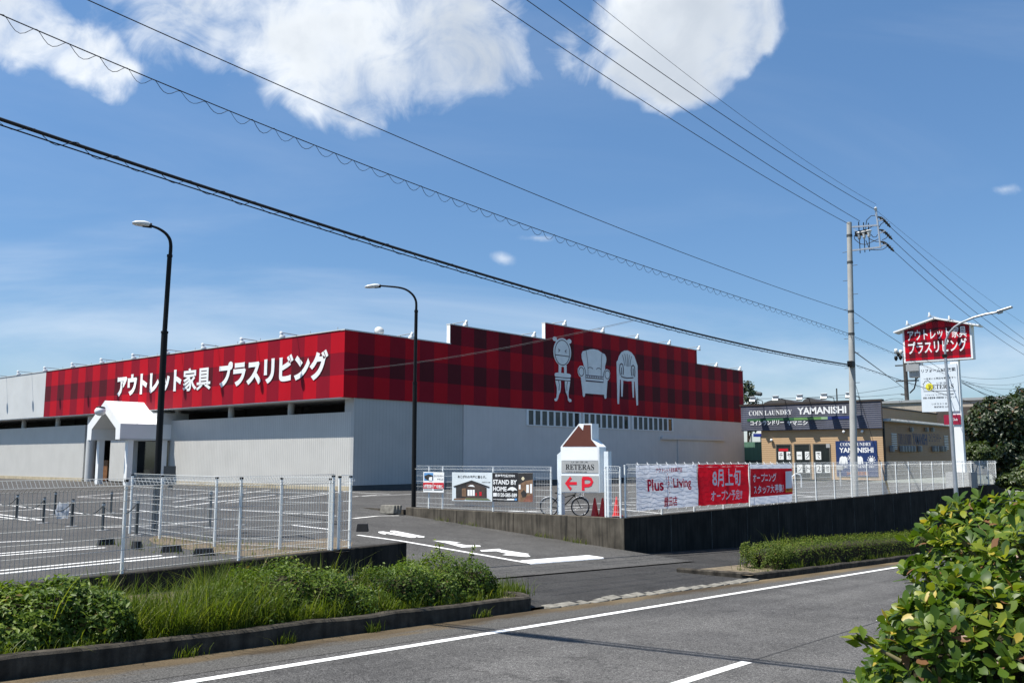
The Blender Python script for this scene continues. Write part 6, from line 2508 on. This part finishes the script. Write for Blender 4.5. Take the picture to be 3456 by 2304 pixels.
def sprig(label, base, tip, m, n=26, leaf=.07):
    base, tip = Vector(base), Vector(tip)
    rgs = np.random.default_rng(int(abs(tip.x * 100)))
    t = thing('leafy_sprig', base, label, 'plant', 'upright sprigs above the roadside shrubs')
    mb = MB()
    mb.tube([base, (base + tip) / 2 + Vector((.02, 0, 0)), tip], [.008, .006, .003], 5)
    mb.build('stem', M['bark'], t)
    s = np.linspace(.25, 1, n)
    P = np.array([list(base + (tip - base) * v) for v in s]) + rgs.normal(0, .03, (n, 3))
    leaf_cloud('leaves', P, rgs.normal(0, 1, (n, 3)), leaf * rgs.uniform(.6, 1.2, n), rgs.uniform(.4, .9, n), m, t, rgs)


for (a, b), lab in ((((245, 1365), (238, 1322)), 'leafy sprig above the dark left shrub'), (((1018, 1300), (1005, 1243)), 'leafy sprig rising above the rounded shrub, left one'),
                    (((1075, 1298), (1088, 1256)), 'leafy sprig rising above the rounded shrub, right one'), (((105, 1385), (112, 1352)), 'short sprig at the left picture edge above the dark shrub')):
    sprig(lab, gy('D', *a, 12.0), gy('D', *b, 12.0), LEAF_AZ, leaf=.085)
# a few tall seed stalks
for i, (a, b) in enumerate((((265, 1420), (288, 1302)), ((335, 1370), (340, 1300)), ((735, 1330), (742, 1262)))):
    p0_, p1_ = gy('D', *a, 11.8), gy('D', *b, 11.8)
    mb = MB()
    mb.tube([p0_ - (p1_ - p0_) * .4, (p0_ + p1_) / 2 + Vector((.015, 0, 0)), p1_], [.006, .005, .003], 4)
    tag(mb.build('seed_stalk', M['bark'], loc=tuple(p0_)), ('tall thin dark stalk leaning right over the left shrub', 'thin stalk in the grass left of the middle shrub', 'thin stalk above the shrub swallowed by grass')[i], 'plant', 'seed stalks in the roadside grass')


# ------------------------------------------------------------------ big glossy bush by the camera
def glossy_bush():
    rg = np.random.default_rng(77)
    W = lambda D, Rr, z: _F * D + _R * Rr + np.array([0, 0, z])
    q = W(2.95, 2.1, -.1)
    t = thing('glossy_bush', tuple(q), 'large glossy leaved bush in the right foreground beside the road', 'bush')
    lobes = [(W(2.95, 2.15, 1.13), np.array([1.02, 1.02, .97])), (W(2.70, 1.49, 1.02), np.array([.40, .40, .60])), (W(2.55, 1.27, 1.46), np.array([.27, .27, .34])),
             (W(2.9, 2.2, .55), np.array([1.05, 1.05, .75])), (W(2.75, 1.88, 1.60), np.array([.36, .36, .35])), (W(3.3, 2.6, 1.42), np.array([.9, .9, .87])), (W(2.6, 2.02, 1.76), np.array([.22, .22, .22]))]
    P, N = [], []
    for k, (cc, rr) in enumerate(lobes):
        n = int(9500 * (rr[0] * rr[2]) / (1.0 if rr[2] != .75 else 4))
        d = unit(rg.normal(0, 1, (n, 3)))
        f = 1 - rg.exponential(.085, n)
        bump_ = 1 + .06 * np.sin(d[:, 0] * 9 + k) * np.sin(d[:, 1] * 8) + .05 * np.sin(d[:, 2] * 11 + k)
        p = cc + d * rr * (f * bump_)[:, None]
        ok = np.ones(n, bool)
        for j, (c2, r2) in enumerate(lobes):
            if j != k:
                ok &= (((p - c2) / r2) ** 2).sum(1) > .80
        ok &= p[:, 2] > -.05
        P.append(p[ok])
        N.append(unit(d / rr)[ok])
    P, N = np.concatenate(P), np.concatenate(N)
    # every point is a twig tip with a whorl of leaves
    Vs, Fs, Ts = [], [], []
    prof = np.array([[0, .03], [.18, .06], [.42, .17], [.68, .245], [.87, .18], [1.0, .03]])
    off = 0
    for p, nrm in zip(P, N):
        axis = unit((nrm * .8 + np.array([-.10, .05, .55]) + rg.normal(0, .28, 3))[None])[0]
        a = unit(np.cross(axis, rg.normal(0, 1, 3))[None])[0]
        b = np.cross(axis, a)
        nl = rg.integers(5, 9)
        base_t = rg.beta(1.6, 1.8) * .72 + .12 * max(0, nrm[2])  # upward tips lightened: new growth and sunlit tops put into the tint
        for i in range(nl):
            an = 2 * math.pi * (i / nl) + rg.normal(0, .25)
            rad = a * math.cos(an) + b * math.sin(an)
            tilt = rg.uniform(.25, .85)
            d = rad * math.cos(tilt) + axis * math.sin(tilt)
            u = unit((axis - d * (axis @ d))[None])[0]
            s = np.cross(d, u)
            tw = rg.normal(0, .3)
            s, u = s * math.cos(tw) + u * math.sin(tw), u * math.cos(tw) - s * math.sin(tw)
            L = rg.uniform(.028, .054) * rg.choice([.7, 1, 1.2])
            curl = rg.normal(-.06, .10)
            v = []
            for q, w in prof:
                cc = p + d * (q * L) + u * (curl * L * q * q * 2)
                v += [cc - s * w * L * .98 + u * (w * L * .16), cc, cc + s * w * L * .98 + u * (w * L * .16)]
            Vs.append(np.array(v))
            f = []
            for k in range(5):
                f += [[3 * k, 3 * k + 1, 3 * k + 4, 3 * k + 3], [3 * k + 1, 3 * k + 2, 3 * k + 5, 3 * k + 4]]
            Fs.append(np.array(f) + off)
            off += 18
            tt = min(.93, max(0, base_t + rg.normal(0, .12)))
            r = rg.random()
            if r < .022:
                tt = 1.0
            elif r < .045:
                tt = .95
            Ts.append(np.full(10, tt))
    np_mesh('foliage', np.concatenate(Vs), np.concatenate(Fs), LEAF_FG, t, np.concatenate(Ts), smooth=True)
    # dark spheres standing for the inner twigs and shade
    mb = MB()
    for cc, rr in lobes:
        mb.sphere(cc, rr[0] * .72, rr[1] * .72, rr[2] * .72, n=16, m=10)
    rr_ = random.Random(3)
    mb.build('inner_shade', M['shade_core'], t)
    mb = MB()
    idx = rg.choice(len(P), 700, replace=False)
    for i in idx:
        q = P[i]
        inn_ = q - N[i] * .22 + rg.normal(0, .05, 3) - np.array([0, 0, .08])
        mb.tube([inn_, q], [.006, .0035], 4)
    # one stray twig to the left
    for A, B, C3 in (((3040, 2230), (2950, 2180), (2895, 2150)),):
        D_ = 2.55
        n = np.array([math.cos(R_(17.5)), math.sin(R_(17.5)), 0])
        g = [pl('F', x, y, n, D_) for x, y in (A, B, C3)]
        mb.tube(g, [.006, .004, .0025], 5)
    mb.build('twigs', mat('green_twig', (.14, .12, .05), .7, var=.3, scale=20), t)
    pv = np.array([list(g[2])] * 8 + [list(g[1])] * 4) + rg.normal(0, .012, (12, 3))
    leaf_cloud('leaves', pv, np.tile(np.array([[-.5, -.3, .8]]), (12, 1)), rg.uniform(.04, .06, 12), rg.uniform(.3, .9, 12), LEAF_FG, t, rg, aspect=.45)


glossy_bush()


# ------------------------------------------------------------------ trees
def tree(label, base, lobes, n, leaf, seed, m=None, group='dark trees right of the tall sign', trunk_r=.25):
    rg = np.random.default_rng(seed)
    base = Vector(base)
    t = thing('tree', base, label, 'tree', group)
    mb = MB()
    top = Vector(lobes[0][0])
    mb.tube([base, base + (top - base) * .35 + Vector((.1, .1, 0)), base + (top - base) * .8], [trunk_r, trunk_r * .75, trunk_r * .35], 8)
    for cc, rr in lobes:
        mb.tube([base + (top - base) * .4, (base + (top - base) * .4) * .4 + Vector(cc) * .6, Vector(cc)], [trunk_r * .5, trunk_r * .3, .03], 6)
    mb.build('trunk', M['bark'], t)
    P, N = [], []
    tot = sum(r[0] * r[2] for _, r in lobes)
    for cc, rr in lobes:
        k = int(n * rr[0] * rr[2] / tot)
        ncl = max(8, k // 34)
        d = unit(rg.normal(0, 1, (ncl, 3)))
        rad = rg.uniform(.45, 1.05, ncl) ** .7
        cen = np.array(cc) + d * np.array(rr) * rad[:, None]
        i = rg.integers(0, ncl, k)
        p = cen[i] + rg.normal(0, 1, (k, 3)) * np.array(rr) * .13
        P.append(p)
        N.append(unit((p - np.array(cc)) / np.array(rr)))
    P, N = np.concatenate(P), np.concatenate(N)
    nn = len(P)
    clump = np.sin(P[:, 0] * 1.7) + np.sin(P[:, 1] * 1.9 + 1) + np.sin(P[:, 2] * 2.3)
    tint = np.clip(rg.beta(2, 2.5, nn) * .7 + clump * .07 + .05, 0, .96)
    tint = np.where(rg.random(nn) < .035, 1.0, tint)
    leaf_cloud('crown', P, N, leaf * rg.uniform(.6, 1.4, nn), tint, m or LEAF_TREE, t, rg, aspect=.6)
    return t


# the trees stand beyond the end of the wall
T1 = lambda x, y, X: gx('X3', x, y, X)
XA1 = 84
def lob(X, lst):
    out = []
    for x, y, rpx, rz_ in lst:
        c = T1(x, y, X)
        k = 1 / (3.135 * FPX) * math.hypot(c.x, c.y) * 1.02
        out.append((tuple(c), (rpx * k, rpx * k, rz_ * k)))
    return out


L1 = lob(86, [(850, 430, 230, 200), (640, 420, 150, 130), (760, 270, 150, 110), (980, 330, 190, 190), (900, 640, 230, 200), (1010, 800, 200, 200), (700, 560, 150, 130)])
tree('broad dark tree beyond the fence end, nearest the tall sign', (86, T1(800, 800, 86).y, -2), L1, 17000, .34, 31, trunk_r=.35)
L2 = lob(100, [(1120, 320, 220, 220), (1250, 500, 260, 260), (1180, 150, 130, 70), (1300, 250, 200, 180)])
tree('tall dark tree at the right picture edge behind the broad one', (100, T1(1200, 800, 100).y, -2), L2, 13000, .38, 32, trunk_r=.4)
L3 = lob(80, [(560, 700, 100, 80), (660, 720, 110, 90), (490, 740, 60, 50)])
M['bush_leaf'] = leaf_mat('low_bush_leaf', [(0, (.03, .05, .012)), (.6, (.07, .10, .02)), (1, (.14, .15, .03))], .45, .3)
tree('lighter green bush behind the mesh fence beside the sign base', (80, T1(580, 800, 80).y, -1), L3, 6500, .26, 33, m=M['bush_leaf'], trunk_r=.12)
L4 = lob(74, [(1010, 1010, 130, 70), (900, 1030, 60, 40), (1120, 980, 120, 90)])
tree('low green bush below the dark trees above the glossy bush', (74, T1(1000, 1000, 74).y, -3), L4, 5000, .26, 34, m=M['bush_leaf'], trunk_r=.12)
q = gx('X2', 545, 420, 200)
tree('small far dark tree peeping past the end of the store', (200, q.y, 0), [((200, q.y, q.z - 1), (2.6, 2.6, 5.0)), ((200, q.y - 2.2, q.z - 4), (2.4, 2.4, 3.6))], 1500, .8, 35, group='far trees', trunk_r=.4)
# a far wooded rise closes the view right of the trees
rg = np.random.default_rng(9)
hv = []
nx = 60
for i in range(nx + 1):
    for j in range(9):
        x = 330 + 60 * j
        y = -260 + 330 * i / nx
        z = -8 + max(0, math.sin(math.pi * j / 8)) * (20 + 5 * math.sin(i * .5) + 4 * math.sin(i * .23 + 1)) * min(1, max(0, (55 - y) / 60)) + rg.normal(0, .5)
        hv.append((x, y, z))
mb = MB()
mb.add(hv, [(i * 9 + j, (i + 1) * 9 + j, (i + 1) * 9 + j + 1, i * 9 + j + 1) for i in range(nx) for j in range(8)], 0, True)
structure(mb, 'hills', mat('wooded_hill', (.028, .045, .018), .95, var=.5, scale=.15, bumps=1, bscale=.6))

for o in list(bpy.data.objects):
    if '_base' in o:
        del o['_base']
